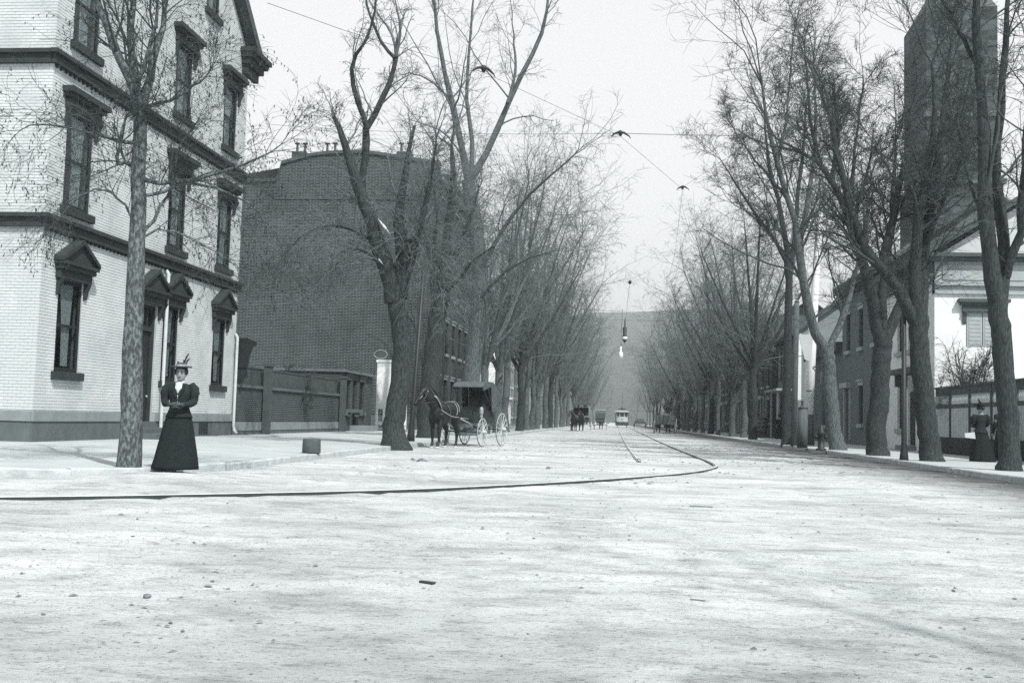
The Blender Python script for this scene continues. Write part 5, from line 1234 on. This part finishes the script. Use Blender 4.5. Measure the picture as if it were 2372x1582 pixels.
def horse(name, loc, rz, label, cat='horse', group=None, src=None):
    if src is not None:
        o = copy_tree(src); o.location = loc; o.rotation_euler = (0, 0, rz); o['label'] = label; return o
    p = empty(name, loc, rz, label, cat, group)
    fused('body', horse_mesh(), M_HORSE, .018, p, 5)
    b = HB(); b.tube([(0, .84, 1.32), (0, .93, 1.25), (0, .97, 1.0), (0, .96, .7), (0, .95, .45)], [.03, .055, .075, .07, .02], 9, squash=(1, .8)); b.build('tail', M_HAIR, p, True, False)
    b = HB()
    for t in range(9):
        y, z = -.50-.055*t, 1.50+.047*t; b.tube([(.0, y+.10, z+.07), (.05, y+.12, z+.02), (.075, y+.13, z-.10)], [.035, .03, .008], 6)
    b.build('mane', M_HAIR, p, True, False)
    for k in (-1, 1):
        b = HB(); b.ball((k*.085, -1.085, 1.72), .022, 8, 6); b.build('eye', M_FEATURE, p, True, False)
    def loop(c, rx, rz, tilt, r, m, nm='strap'):
        b = HB(); b.tube([(c[0]+rx*math.cos(t), c[1]+tilt*rz*math.sin(t), c[2]+rz*math.sin(t)) for t in np.linspace(0, 2*math.pi, 25)], r, 6, cap=False); b.build(nm, m, p, True, False)
    loop((0, -.60, 1.30), .20, .36, -.45, .045, M_LEATHER, 'collar'); loop((0, -.63, 1.30), .215, .37, -.45, .014, M_HARN)
    loop((0, -.12, 1.075), .302, .36, 0, .014, M_LEATHER); loop((0, .42, 1.17), .298, .325, .15, .012, M_HARN); loop((0, .60, 1.2), .282, .305, .2, .012, M_HARN)
    loop((0, -1.22, 1.60), .082, .10, .9, .011, M_HARN); loop((0, -1.03, 1.70), .105, .15, .35, .012, M_HARN)
    for k in (-1, 1):
        b = HB(); b.tube([(k*.22, -.62, 1.20), (k*.31, -.1, 1.02), (k*.33, .5, .98), (k*.36, 1.2, .95)], .013, 6); b.build('trace', M_HARN, p, True, False)
        b = HB(); b.tube([(k*.07, -1.36, 1.40), (k*.16, -.7, 1.45), (k*.2, 0, 1.46), (k*.15, 1.3, 1.5)], .008, 5); b.build('rein', M_LEATHER, p, True, False)
        b = HB(); b.add([(k*.1, -1.02, 1.78), (k*.125, -1.13, 1.72), (k*.12, -1.10, 1.63), (k*.1, -1.0, 1.68), (k*.112, -1.02, 1.78), (k*.137, -1.13, 1.72), (k*.132, -1.10, 1.63), (k*.112, -1.0, 1.68)], [(0, 1, 2, 3), (7, 6, 5, 4), (0, 4, 5, 1), (1, 5, 6, 2), (2, 6, 7, 3), (3, 7, 4, 0)]); b.build('blinker', M_LEATHER, p, False, False)
    for (x, y) in ((.155, -.69), (-.155, -.51), (.155, .645), (-.155, .505)):
        b = HB(); b.rings([(.0, x, y, .07, .08), (.055, x, y+.01, .058, .062)], 12); b.build('hoof', M_HOOF, p, True, False)
    return p

def wheel(parent, c, r, axis, spokes=14, rim=M_WHEELW, tyre=M_TYRE, sp=M_WHEELW, t=.022, hub=.075):
    """axis: unit vector of the axle, horizontal (local frame)"""
    A = unit(np.array(axis, float)); Z = np.array([0, 0, 1.0]); B = np.cross(A, Z); c = np.array(c, float)
    w = MB(); ts = np.linspace(0, 2*math.pi, 37)
    w.tube([c+(B*math.cos(q)+Z*math.sin(q))*(r-.035) for q in ts], t, 6, cap=False); wo_ = w.build('wheel', rim, parent, True, False)
    w = MB(); w.tube([c+(B*math.cos(q)+Z*math.sin(q))*(r-.012) for q in ts], .014, 6, cap=False); w.build('tyre', tyre, wo_, True, False)
    w = MB(); w.tube([c-A*.13, c-A*.06, c+A*.06, c+A*.15, c+A*.17], [.045, hub, hub, .05, .04], 12); w.build('hub', sp, wo_, True, False)
    for k in range(spokes):
        q = 2*math.pi*(k+.3)/spokes; dv = B*math.cos(q)+Z*math.sin(q); w = MB(); w.tube([c+dv*hub*.7+A*.02, c+dv*(r-.05)], [.017, .012], 5); w.build('spoke', sp, wo_, False, False)
    return wo_

# ---------------------------------------------------------------- parked horse and hooded buggy
h1 = horse('harnessed_horse', (-5.7, 33.0, .0), R_(-15), 'dark harnessed horse standing at the left kerb before the hooded buggy')
bg_o = empty('hooded_buggy', (-5.45, 36.0, 0), R_(-14), 'dark buggy with folding hood and pale spoked wheels behind the horse', 'carriage')
def hood_buggy(P, topm=M_TOP, wheels=M_WHEELW):
    for (y, r) in ((-.15, .50), (1.75, .60)):
        for k in (-1, 1): wheel(P, (k*.72, y, r), r, (k, 0, 0), rim=wheels, sp=wheels)
        b = MB(); b.tube([(-.72, y, r), (.72, y, r)], .025, 6); b.build('axle', M_CARR, P, False, False)
        b = MB()
        for s in (-1, 1): b.tube([(-.4, y, r+.07+s*.0), (-.2, y, r+.07+.11*s+.1), (0, y, r+.07+.14*s+.1), (.2, y, r+.07+.11*s+.1), (.4, y, r+.07)], .018, 6)
        b.build('spring', M_CARR, P, True, False)
    b = MB(); b.tube([(0, -.15, .58), (0, .8, .62), (0, 1.75, .68)], .03, 6); b.build('reach', M_CARR, P, False, False)
    b = MB()                      # body tub
    prof = [(-.35, .92), (-.28, .80), (1.5, .80), (1.62, .98), (1.45, 1.28), (.75, 1.24), (.62, .98), (-.1, .93), (-.32, 1.22), (-.40, 1.20)]
    b.prism(prof, lambda y, z: (-.46, y, z), lambda y, z: (.46, y, z)); b.build('body', M_CARR, P, False, False)
    b = MB(); b.box(-.42, .42, .78, 1.35, 1.245, 1.38); b.hexa([(-.42, 1.25, 1.38), (.42, 1.25, 1.38), (.42, 1.4, 1.38), (-.42, 1.4, 1.38), (-.42, 1.38, 1.85), (.42, 1.38, 1.85), (.42, 1.5, 1.85), (-.42, 1.5, 1.85)]); b.build('seat', M_LEATHER, P, False, False)
    # folding hood: roof, quarters and back curtain, with real thickness
    arch = [(.15, 2.20), (.30, 2.33), (.7, 2.42), (1.15, 2.42), (1.5, 2.30), (1.68, 2.05), (1.66, 1.6), (1.6, 1.25)]
    arch = [(y, 1.25+(z-1.25)*.88) for y, z in arch]
    outer = arch; inner = [(y+.0, z-.03) if i < 5 else (y-.035, z-.01) for i, (y, z) in enumerate(arch)]
    n = len(arch); ring = outer+inner[::-1]; b = MB(); b.prism(ring, lambda y, z: (-.56, y, z), lambda y, z: (.56, y, z)); b.build('hood', topm, P, False, False)
    for k in (-1, 1):
        q = MB(); poly = [(y, 1.25+(z-1.25)*.88) for y, z in ((.95, 2.38), (1.15, 2.39), (1.47, 2.28), (1.63, 2.04), (1.61, 1.6), (1.55, 1.25), (1.1, 1.22))]
        q.prism(poly, lambda y, z: (k*.562, y, z), lambda y, z: (k*.585, y, z)); q.build('hood_quarter', topm, P, False, False)
        q = MB(); poly = [(y, 1.25+(z-1.25)*.88) for y, z in ((.16, 2.17), (.32, 2.32), (.72, 2.40), (.95, 2.38), (.92, 2.22), (.2, 2.04))]
        q.prism(poly, lambda y, z: (k*.562, y, z), lambda y, z: (k*.58, y, z)); q.build('hood_valance', topm, P, False, False)
        for e in ((.18, 2.06), (.62, 2.24)):
            q = MB(); q.tube([(k*.55, 1.2, 1.28), (k*.55, *e)], .016, 6); q.build('hood_bow', M_CARR, P, False, False)
        q = MB(); q.tube([(k*.26, -1.95, .98), (k*.36, -1.3, .95), (k*.40, -.6, .80), (k*.36, -.15, .60)], [.02, .026, .028, .026], 7); q.build('shaft', M_HARN, P, True, False)
        q = MB(); q.tube([(k*.56, .12, 1.0), (k*.56, .12, 1.12)], .05, 8); q.tube([(k*.56, .12, 1.13), (k*.56, .12, 1.3)], [.07, .07], 8); q.tube([(k*.56, .12, 1.3), (k*.56, .12, 1.38)], [.075, .02], 8); q.build('lamp', M_HARN, P, False, False)
    b = MB(); b.hexa([(-.45, -.42, .93), (.45, -.42, .93), (.45, -.38, .93), (-.45, -.38, .93), (-.43, -.55, 1.28), (.43, -.55, 1.28), (.43, -.51, 1.28), (-.43, -.51, 1.28)]); b.build('dashboard', M_LEATHER, P, False, False)
    b = MB(); b.tube([(-.4, -.55, .80), (.4, -.55, .80)], .028, 6); b.build('crossbar', M_CARR, P, False, False)
    b = MB(); b.box(-.38, -.05, 1.2, 1.22, 1.3, 1.31)
hood_buggy(bg_o)

# ---------------------------------------------------------------- vehicles farther off
wl = empty('canopied_wagon', (-3.9, 100, 0), 0.03, 'dark canopied wagon on the left half of the road', 'wagon')
for y in (0, 1.9):
    for k in (-1, 1): wheel(wl, (k*.95, y, .62 if y else .5), .62 if y else .5, (k, 0, 0), 12)
b = MB(); b.box(-.78, .78, -.5, 2.4, .85, 1.35); b.build('body', M_CARR, wl, False, False)
b = MB(); b.box(-.82, .82, -.55, 2.45, 1.35, 1.42); b.build('rail', M_TRIM, wl, False, False)
b = MB(); b.box(-.72, .72, .9, .95, 1.43, 2.25); b.build('curtain', M_BLACKC2, wl, False, False)
b = MB(); b.rings([(0, 0, 0, 1, 1)], 4) if False else None; poly = [(-.95, 2.5), (-.9, 2.68), (-.4, 2.82), (.4, 2.82), (.9, 2.68), (.95, 2.5), (.85, 2.5), (.8, 2.58), (-.8, 2.58), (-.85, 2.5)]
b.prism(poly, lambda x, z: (x, -.7, z), lambda x, z: (x, 2.6, z)); b.build('canopy', M_TOP, wl, False, False)
for k in (-1, 1):
    for y in (-.6, 1.0, 2.4):
        b = MB(); b.tube([(k*.76, y, 1.3), (k*.82, y, 2.56)], .03, 6); b.build('canopy_post', M_TRIM, wl, False, False)
b = MB(); b.box(-.7, .7, .2, .7, 1.42, 1.62); b.build('seat', M_LEATHER, wl, False, False)
for k, lab in ((-1, 'driver in black seated at the left of the canopied wagon'), (1, 'passenger in black seated at the right of the canopied wagon')):
    gent('person', (-3.9+k*.34, 100.45, 1.62-.02), 0.03, lab, .95, sit=True)
h2 = horse('harnessed_horse', (-3.75, 97.4, 0), R_(4), 'dark horse drawing the canopied wagon', src=h1)
h2b = horse('harnessed_horse', (-4.45, 97.6, 0), R_(-3), 'second dark horse beside the one drawing the canopied wagon', src=h1)

b2 = empty('small_buggy', (-2.5, 124, 0), R_(180), 'small dark buggy with white top beyond the canopied wagon', 'carriage'); hood_buggy(b2, M_TOP)
b = MB(); b.box(-.58, .58, .5, 1.4, 2.285, 2.33); b.build('top_cover', M_WHITE, b2, False, False)
h3 = horse('harnessed_horse', (-2.5, 127.4, 0), R_(180), 'dark horse ahead of the small white-topped buggy', src=h1)

wr_ = empty('box_wagon', (4.2, 102.5, 0), R_(180), 'heavy brown box wagon seen from behind on the right', 'wagon')
for y, r in ((-1.1, .55), (1.1, .72)):
    for k in (-1, 1): wheel(wr_, (k*1.02, y, r), r, (k, 0, 0), 12, t=.04)
for k in (-1, 1):
    b = MB(); b.box(k*.84-.03, k*.84+.03, -1.9, 1.75, .95, 1.72); b.build('side_board', M_WAGON, wr_, False, False)
b = MB(); b.box(-.87, .87, 1.75, 1.81, .92, 1.75); b.build('tailboard', M_WAGON, wr_, False, False)
b = MB(); b.box(-.87, .87, -1.96, -1.9, .92, 1.75); b.build('front_board', M_WAGON, wr_, False, False)
b = MB(); b.box(-.9, .9, -1.95, 1.8, .84, .92); b.build('floor', M_WAGON, wr_, False, False)
for y, r in ((-1.1, .55), (1.1, .72)):
    b = MB(); b.tube([(-1.02, y, r), (1.02, y, r)], .05, 6); b.build('axle', M_CARR, wr_, False, False)
b = MB(); b.box(-.8, .8, -1.7, -1.2, 1.9, 1.98); b.box(-.75, -.68, -1.5, -1.4, 1.5, 1.9); b.box(.68, .75, -1.5, -1.4, 1.5, 1.9); b.build('seat', M_WOOD, wr_, False, False)
b = MB(); b.ball((0, .2, 1.55), (.78, 1.4, .32), 14, 8); b.build('load', M_CLOD, wr_, True, False)
gent('person', (4.6, 104.0, 2.0), math.pi, 'driver sitting high on the heavy box wagon', 1.0, sit=True)
for k in (-1, 1): horse('harnessed_horse', (4.2+k*.5, 107.2, 0), R_(180), 'dark horse on the %s of the pair drawing the box wagon' % ('left' if k < 0 else 'right'), src=h1)
ct2 = empty('open_cart', (2.6, 150, 0), R_(180), 'low open cart far up the street left of the box wagon', 'cart')
for k in (-1, 1):
    for y in (-.8, .8): wheel(ct2, (k*.8, y, .55), .55, (k, 0, 0), 10, rim=M_CARR, sp=M_CARR)
b = MB(); b.box(-.7, .7, -1.5, 1.5, .8, 1.15); b.build('body', M_WAGON, ct2, False, False)
b = MB(); b.box(-.6, .6, -.9, -.5, 1.15, 1.5); b.build('seat', M_WOOD, ct2, False, False)

# tram
tm = empty('tram', (.05, 176, 0), 0, 'electric tram with pale front panel coming down the street', 'tram')
b = MB(); b.box(-1.1, 1.1, .3, 7.5, .35, .95); b.build('lower_body', M_TRAMD, tm, False, False)
b = MB(); b.prism([(-1.1, .3), (-.95, .05), (-.4, -.1), (.4, -.1), (.95, .05), (1.1, .3)], lambda x, y: (x, y, .45), lambda x, y: (x, y, .98)); b.build('front_apron', M_TRAMD, tm, False, False)
b = MB(); b.prism([(-1.02, .28), (-.88, .03), (-.38, -.12), (.38, -.12), (.88, .03), (1.02, .28)], lambda x, y: (x, y, .98), lambda x, y: (x, y, 1.78)); b.build('front_panel', M_TRAML, tm, False, False)
b = MB(); b.box(-1.1, 1.1, .31, 7.5, .95, 2.72); b.build('saloon', M_TRAMD, tm, False, False)
for x0, x1 in ((-.88, -.46), (-.32, .32), (.46, .88)):
    b = MB(); b.box(x0, x1, -.06, -.02, 1.84, 2.52); wv = b.build('front_window', M_GLASS_DARK, tm, False, False)
    b = MB(); 
    for a_, c_ in ((x0-.06, x0), (x1, x1+.06)): b.box(a_, c_, -.08, .02, 1.78, 2.6)
    b.box(x0, x1, -.08, .02, 2.52, 2.6); b.box(x0, x1, -.08, .02, 1.78, 1.84); b.build('frame', M_TRAML, wv, False, False)
for k in (-1, 1):
    for j in range(6):
        b = MB(); b.box(k*1.1-.012, k*1.1+.012, .8+j*1.1, 1.7+j*1.1, 1.6, 2.45); b.build('side_window', M_GLASS_DARK, tm, False, False)
b = MB(); b.prism([(-1.2, 2.6), (-1.15, 2.72), (-.6, 2.92), (.6, 2.92), (1.15, 2.72), (1.2, 2.6)], lambda x, z: (x, -.35, z), lambda x, z: (x, 7.8, z)); b.build('roof', M_TRAML, tm, False, False)
b = MB(); b.prism([(-.62, 2.925), (-.62, 3.12), (-.4, 3.22), (.4, 3.22), (.62, 3.12), (.62, 2.925)], lambda x, z: (x, .0, z), lambda x, z: (x, 7.4, z)); b.build('clerestory', M_TRAMD, tm, False, False)
b = MB(); b.tube([(0, -.05, 3.3), (0, .3, 3.3)], [.17, .13], 12); b.build('headlamp', M_TRAMD, tm, True, False)
b = MB(); b.tube([(0, 4, 3.3), (0, 8, 5.9)], .035, 6); b.build('trolley_pole', M_WIRE, tm, False, False)
fcu = bpy.data.curves.new('number', 'FONT'); fcu.body = '67'; fcu.size = .42; fcu.align_x = 'CENTER'; fcu.extrude = .004
fo = bpy.data.objects.new('number', fcu); COL.objects.link(fo)
fme = bpy.data.meshes.new_from_object(fo.evaluated_get(bpy.context.evaluated_depsgraph_get())); fme.materials.clear(); fme.materials.append(M_TRAMD)
bpy.data.objects.remove(fo); fo = add_obj('number', fme, tm, False); fo.location = (0, -.126, 1.28); fo.rotation_euler = (R_(90), 0, 0)
for k in (-1, 1):
    for y in (2.2, 5.4):
        b = MB(); b.tube([(k*.78-.05, y, .38), (k*.78+.05, y, .38)], .38, 16); b.build('wheel', M_IRON, tm, False, False)

# ---------------------------------------------------------------- street furniture and small things
bk_ = G(721, 1049, .135); t_ = empty('stone_mounting_block', (bk_[0], bk_[1], .132), label='squat round stone block alone on the left pavement', cat='stone block')
b = MB(); b.rings([(0, 0, 0, .19, .19), (.02, 0, 0, .2, .2), (.29, 0, 0, .193, .193), (.305, 0, 0, .185, .185), (.31, 0, 0, .17, .17)], 28, True, lambda i, a: 1+.006*math.sin(7*a+i)); b.build('block', M_DRUM, t_, True, False)
def iron_post(px, py, ptop, r, label, m=M_IRON, name='iron_post', lean=None):
    p = G(px, py, .13); q = D(lean or px, ptop, p[1]); o = empty(name, p, label=label, cat='post'); b = MB()
    b.tube([p, p*.97+q*.03, p*.9+q*.1, q], [r*1.7, r*1.5, r, r*.8], 10); b.build('shaft', m, o, True)
    b = MB(); b.tube([q, q+np.array([0, 0, .1]), q+np.array([0, 0, .2])], [r*1.5, r*1.6, r*.3], 10); b.build('cap', m, o, True); return o
iron_post(2094, 1066, 700, .075, 'slim black iron post between the two right hand trees')
iron_post(951, 1022, 575, .085, 'tall dark post at the kerb behind the horse head', M_IRON, lean=985)
# whitewashed leaning pole
p = G(1874, 1031, .13); wp = empty('utility_pole', p, label='tall whitewashed utility pole leaning among the right hand trees', cat='pole')
pts = [D(x, y, p[1]) for x, y in ((1874, 1031), (1872, 960), (1880, 800), (1890, 640), (1899, 520), (1904, 440))]
b = MB(); b.tube(pts[:2], [.26, .25], 12); b.build('dark_foot', M_POLE, wp, True)
b = MB(); b.tube(pts[1:], [.245, .225, .18, .13, .09], 12); b.build('shaft', M_POLEW, wp, True)
for a_, c_ in (((1884, 850), (1908, 846)), ((1880, 905), (1868, 905))):
    b = MB(); b.tube([D(*a_, p[1]-.25), D(*c_, p[1]-.3)], .035, 6); b.build('step', M_IRON, wp)
pl = [D(x, y, p[1]-.5) for x, y in ((1849, 775), (1884, 774), (1878, 838), (1864, 832))]
b = MB(); b.add(pl+[q+np.array([0, .05, 0]) for q in pl], [(0, 1, 2, 3), (7, 6, 5, 4), (0, 4, 5, 1), (1, 5, 6, 2), (2, 6, 7, 3), (3, 7, 4, 0)]); b.build('tin_sign', M_CLAP, wp)
p = G(1858, 1037, .13); o = empty('wooden_post', p, label='short dark wooden post right in front of the whitewashed pole', cat='post')
q = D(1860, 945, p[1]); b = MB(); b.tube([p, q], [.22, .2], 12); b.build('shaft', M_POLE, o, True); b = MB(); b.tube([q, q+np.array([0, 0, .06])], [.23, .1], 12); b.build('cap', M_POLE, o, True)
p = G(1838, 1033, .13); o = empty('telegraph_pole', p, label='thin dark pole left of the short wooden post', cat='pole')
q = D(1846, 700, p[1]); b = MB(); b.tube([p, q], [.15, .11], 10); b.build('shaft', M_POLE, o, True)
b = MB(); b.tube([q, q+np.array([0, 0, .12])], [.12, .03], 10); b.build('cap', M_POLE, o, True)
# hydrant
p = G(1902, 1043, .13); o = empty('fire_hydrant', p, label='dark fire hydrant on the right pavement beside the speckled tree', cat='hydrant')
b = MB(); b.rings([(0, 0, 0, .2, .2), (.06, 0, 0, .2, .2), (.08, 0, 0, .13, .13), (.55, 0, 0, .115, .115), (.6, 0, 0, .15, .15), (.66, 0, 0, .15, .15), (.7, 0, 0, .13, .13), (.84, 0, 0, .10, .10), (.92, 0, 0, .05, .05), (.98, 0, 0, .035, .035)], 16); b.build('barrel', M_IRON, o, True, False)
for k in (-1, 1):
    b = MB(); b.tube([(k*.1, 0, .5), (k*.24, 0, .5)], [.06, .075], 10); b.build('nozzle', M_IRON, o, True, False)
# barrel planter and block by the right kerb
p = G(1764, 1013, .13); o = empty('wooden_barrel', (p[0], p[1], .132), label='wooden barrel standing on a low stone at the right kerb', cat='barrel')
b = MB(); b.rings([(.32, 0, 0, .36, .36), (.6, 0, 0, .43, .43), (.9, 0, 0, .45, .45), (1.2, 0, 0, .42, .42), (1.45, 0, 0, .36, .36)], 20); b.build('staves', M_WOOD, o, True, False)
for z, r in ((.42, .395), (.75, .448), (1.05, .445), (1.36, .395)):
    b = MB(); b.rings([(z-.03, 0, 0, r, r), (z+.03, 0, 0, r, r)], 20, False); b.build('hoop', M_IRON, o, True, False)
b = MB(); b.box(-.7, .8, -.5, .5, 0, .3); b.build('stone', M_STONE, o, False, False)
# wood scrap on the road, papers, rubble along the gutter
def chunk(name, px, py, size, label, m, rz=0.0, z=0.0, cat='debris', group=None):
    p = G(px, py, z); b = MB(); x, y, h = size; r = random.Random(px)
    P = [(sx*x*(1+r.uniform(-.15, .15)), sy*y*(1+r.uniform(-.2, .2)), zz*h) for zz in (0, 1) for sx, sy in ((-.5, -.5), (.5, -.5), (.5, .5), (-.5, .5))]
    if name == 'dirt_clod':
        b.ball((0, 0, h*.3), (x*.5, y*.5, h*.7), 9, 6); b.v = [(a_*(1+r.uniform(-.25, .25)), c_*(1+r.uniform(-.25, .25)), e_*(1+r.uniform(-.2, .2))) for a_, c_, e_ in b.v]
    else: b.hexa(P)
    o = b.build(name, m); o.location = (p[0], p[1], z+.0); o.rotation_euler = (0, 0, rz); tag(o, label, cat, group)
chunk('wood_scrap', 990, 1353, (.10, .028, .018), 'small dark scrap of wood lying in the foreground dust', M_CARR, -.5)
chunk('stick', 1625, 1174, (.26, .03, .012), 'thin pale stick lying beyond the tram rail curve', M_WOOD, -.1)
chunk('stick', 1615, 1392, (.085, .014, .01), 'short pale stick in the right foreground', M_WOOD, -.3)
chunk('plank_end', 1478, 1066, (.08, .4, .035), 'dark plank end at the buried end of the straight rail', M_CARR, .12)
chunk('dirt_clod', 978, 1069, (.24, .16, .07), 'dark lump of dirt on the road in front of the horse', M_CLOD, .4)
chunk('dirt_clod', 956, 1066, (.14, .1, .05), 'smaller dark lump of dirt at the kerb in front of the horse', M_CLOD, 1.4)
chunk('dirt_clod', 1270, 1085, (.1, .07, .04), 'small dark lump of dirt between the two tram rails', M_CLOD, .2)
chunk('dirt_clod', 340, 1383, (.05, .035, .018), 'small dark lump of dirt in the left foreground', M_CLOD, .9)

# ---------------------------------------------------------------- overhead wires
def wire(pts, label, r=.009, sag=0.0, name='overhead_wire', n=14):
    P = []
    for i in range(len(pts)-1):
        a, c = np.array(pts[i]), np.array(pts[i+1])
        for k in range(n):
            t = k/n; q = a+(c-a)*t; q[2] -= sag*4*t*(1-t); P.append(q)
    P.append(np.array(pts[-1])); b = MB(); b.tube(P, r, 5); return tag(b.build(name, M_WIRE), label, 'wire', 'overhead wires')
h_a, h_b, h_c = D(1120, 168, 16.2), D(1437, 316, 20.2), D(1581, 439, 24.5)
far = [D(1563, 590, 33), D(1518, 760, 55), (1.0, 110, 6.2), (.9, 300, 6.2)]
wire([D(620, 8, 11.5), D(800, 72, 13.2), h_a, h_b, h_c]+far, 'trolley wire curving over the crossing and up the street', .0035)
wire([D(613, 288, 24), h_b+np.array([-.0, 0, .06])], 'span wire from the white house side to the middle hanger', .004, .1)
wire([h_b+np.array([0, 0, .06]), D(1900, 305, 47.0)], 'span wire from the middle hanger to the right hand trees', .006, .1)
wire([h_c+np.array([0, 0, .05]), D(1860, 250, 50)], 'faint stay wire from the right hanger into the trees', .004, .0)
wire([D(560, 345, 32), D(1060, 330, 47)], 'telephone wire crossing before the brick gable', .006, .25)
wire([D(1330, 715, 90), D(1640, 722, 90)], 'upper of two cross wires far up the street', .012, .15)
wire([D(1330, 735, 82), D(1650, 742, 82)], 'lower of two cross wires far up the street', .010, .15)
def hanger(p, label, rz, s=1.0):
    o = empty('wire_hanger', p, rz, label, 'wire hanger', 'trolley wire hangers'); b = MB()
    b.tube([(-.30*s, 0, -.02*s), (-.2*s, 0, .08*s), (-.05*s, 0, .13*s), (.12*s, 0, .11*s), (.28*s, 0, .0), (.33*s, 0, -.08*s)], [.012*s, .03*s, .045*s, .04*s, .022*s, .008*s], 8); b.build('arm', M_IRON, o, True, False)
    b = MB(); b.tube([(0, 0, .0), (0, 0, .09*s), (0, 0, .16*s), (0, 0, .19*s)], [.035*s, .075*s, .07*s, .02*s], 10); b.build('insulator', M_IRON, o, True, False)
hanger(h_a, 'dark wire hanger among the branches of the forked tree', .5, .62); hanger(h_b, 'dark winged wire hanger against the open sky', 0, .62); hanger(h_c, 'small dark wire hanger nearest the right hand trees', -.4, .5)
# arc lamp hung over the street
lp_ = D(1447, 783, 75); al = empty('arc_lamp', lp_, label='hanging arc lamp with white globe over the street', cat='lamp')
b = MB(); b.ball((0, 0, 0), (.2, .2, .2), 14, 9); b.build('globe', M_WHITE, al, True, False)
b = MB(); b.rings([(.12, 0, 0, .2, .2), (.2, 0, 0, .12, .12), (.75, 0, 0, .15, .15), (.8, 0, 0, .06, .06), (1.35, 0, 0, .04, .04)], 12); b.build('housing', M_IRON, al, True, False)
b = MB(); b.rings([(-.36, 0, 0, .02, .02), (-.2, 0, 0, .13, .13), (-.12, 0, 0, .17, .17)], 12); b.build('catcher', M_IRON, al, True, False)
wire([(lp_[0], lp_[1], lp_[2]+1.35), D(1449, 735, 75)], 'short wire holding up the arc lamp', .02)
bl = D(1459, 654, 50); o = empty('wire_insulator', bl, label='small dark ball insulator against the sky above the street', cat='insulator'); b = MB(); b.ball((0, 0, 0), (.085, .085, .1), 10, 8); b.build('ball', M_IRON, o, True, False)
wire([bl, D(1450, 735, 74)], 'thin wire running from the ball insulator to the arc lamp', .008)
ws = D(1438, 818, 70); o = empty('signal_lantern', ws, label='small white lantern hanging below the arc lamp', cat='lantern'); b = MB()
b.rings([(-.35, 0, 0, .06, .06), (-.3, 0, 0, .17, .17), (.05, 0, 0, .13, .13), (.1, 0, 0, .05, .05), (.45, 0, 0, .04, .04)], 10); b.build('body', M_WHITE, o, True, False)
wire([(ws[0], ws[1], ws[2]+.45), (ws[0]+.05, ws[1]+.2, 8.6)], 'thin wire holding the white lantern', .012)

# ---------------------------------------------------------------- air
hz = MB(); hz.box(-1600, 1600, -70, 1850, -8, 205)
hm = bpy.data.materials.new('haze'); hm.use_nodes = True; n_ = hm.node_tree.nodes; n_.remove(n_['Principled BSDF'])
pv = n_.new('ShaderNodeVolumePrincipled'); pv.inputs['Color'].default_value = (.92, .965, .975, 1); pv.inputs['Density'].default_value = .0006; pv.inputs['Anisotropy'].default_value = .2
hm.node_tree.links.new(pv.outputs[0], n_['Material Output'].inputs['Volume'])
tag(hz.build('haze', hm), 'thin spring haze over the street', 'haze', kind='stuff')
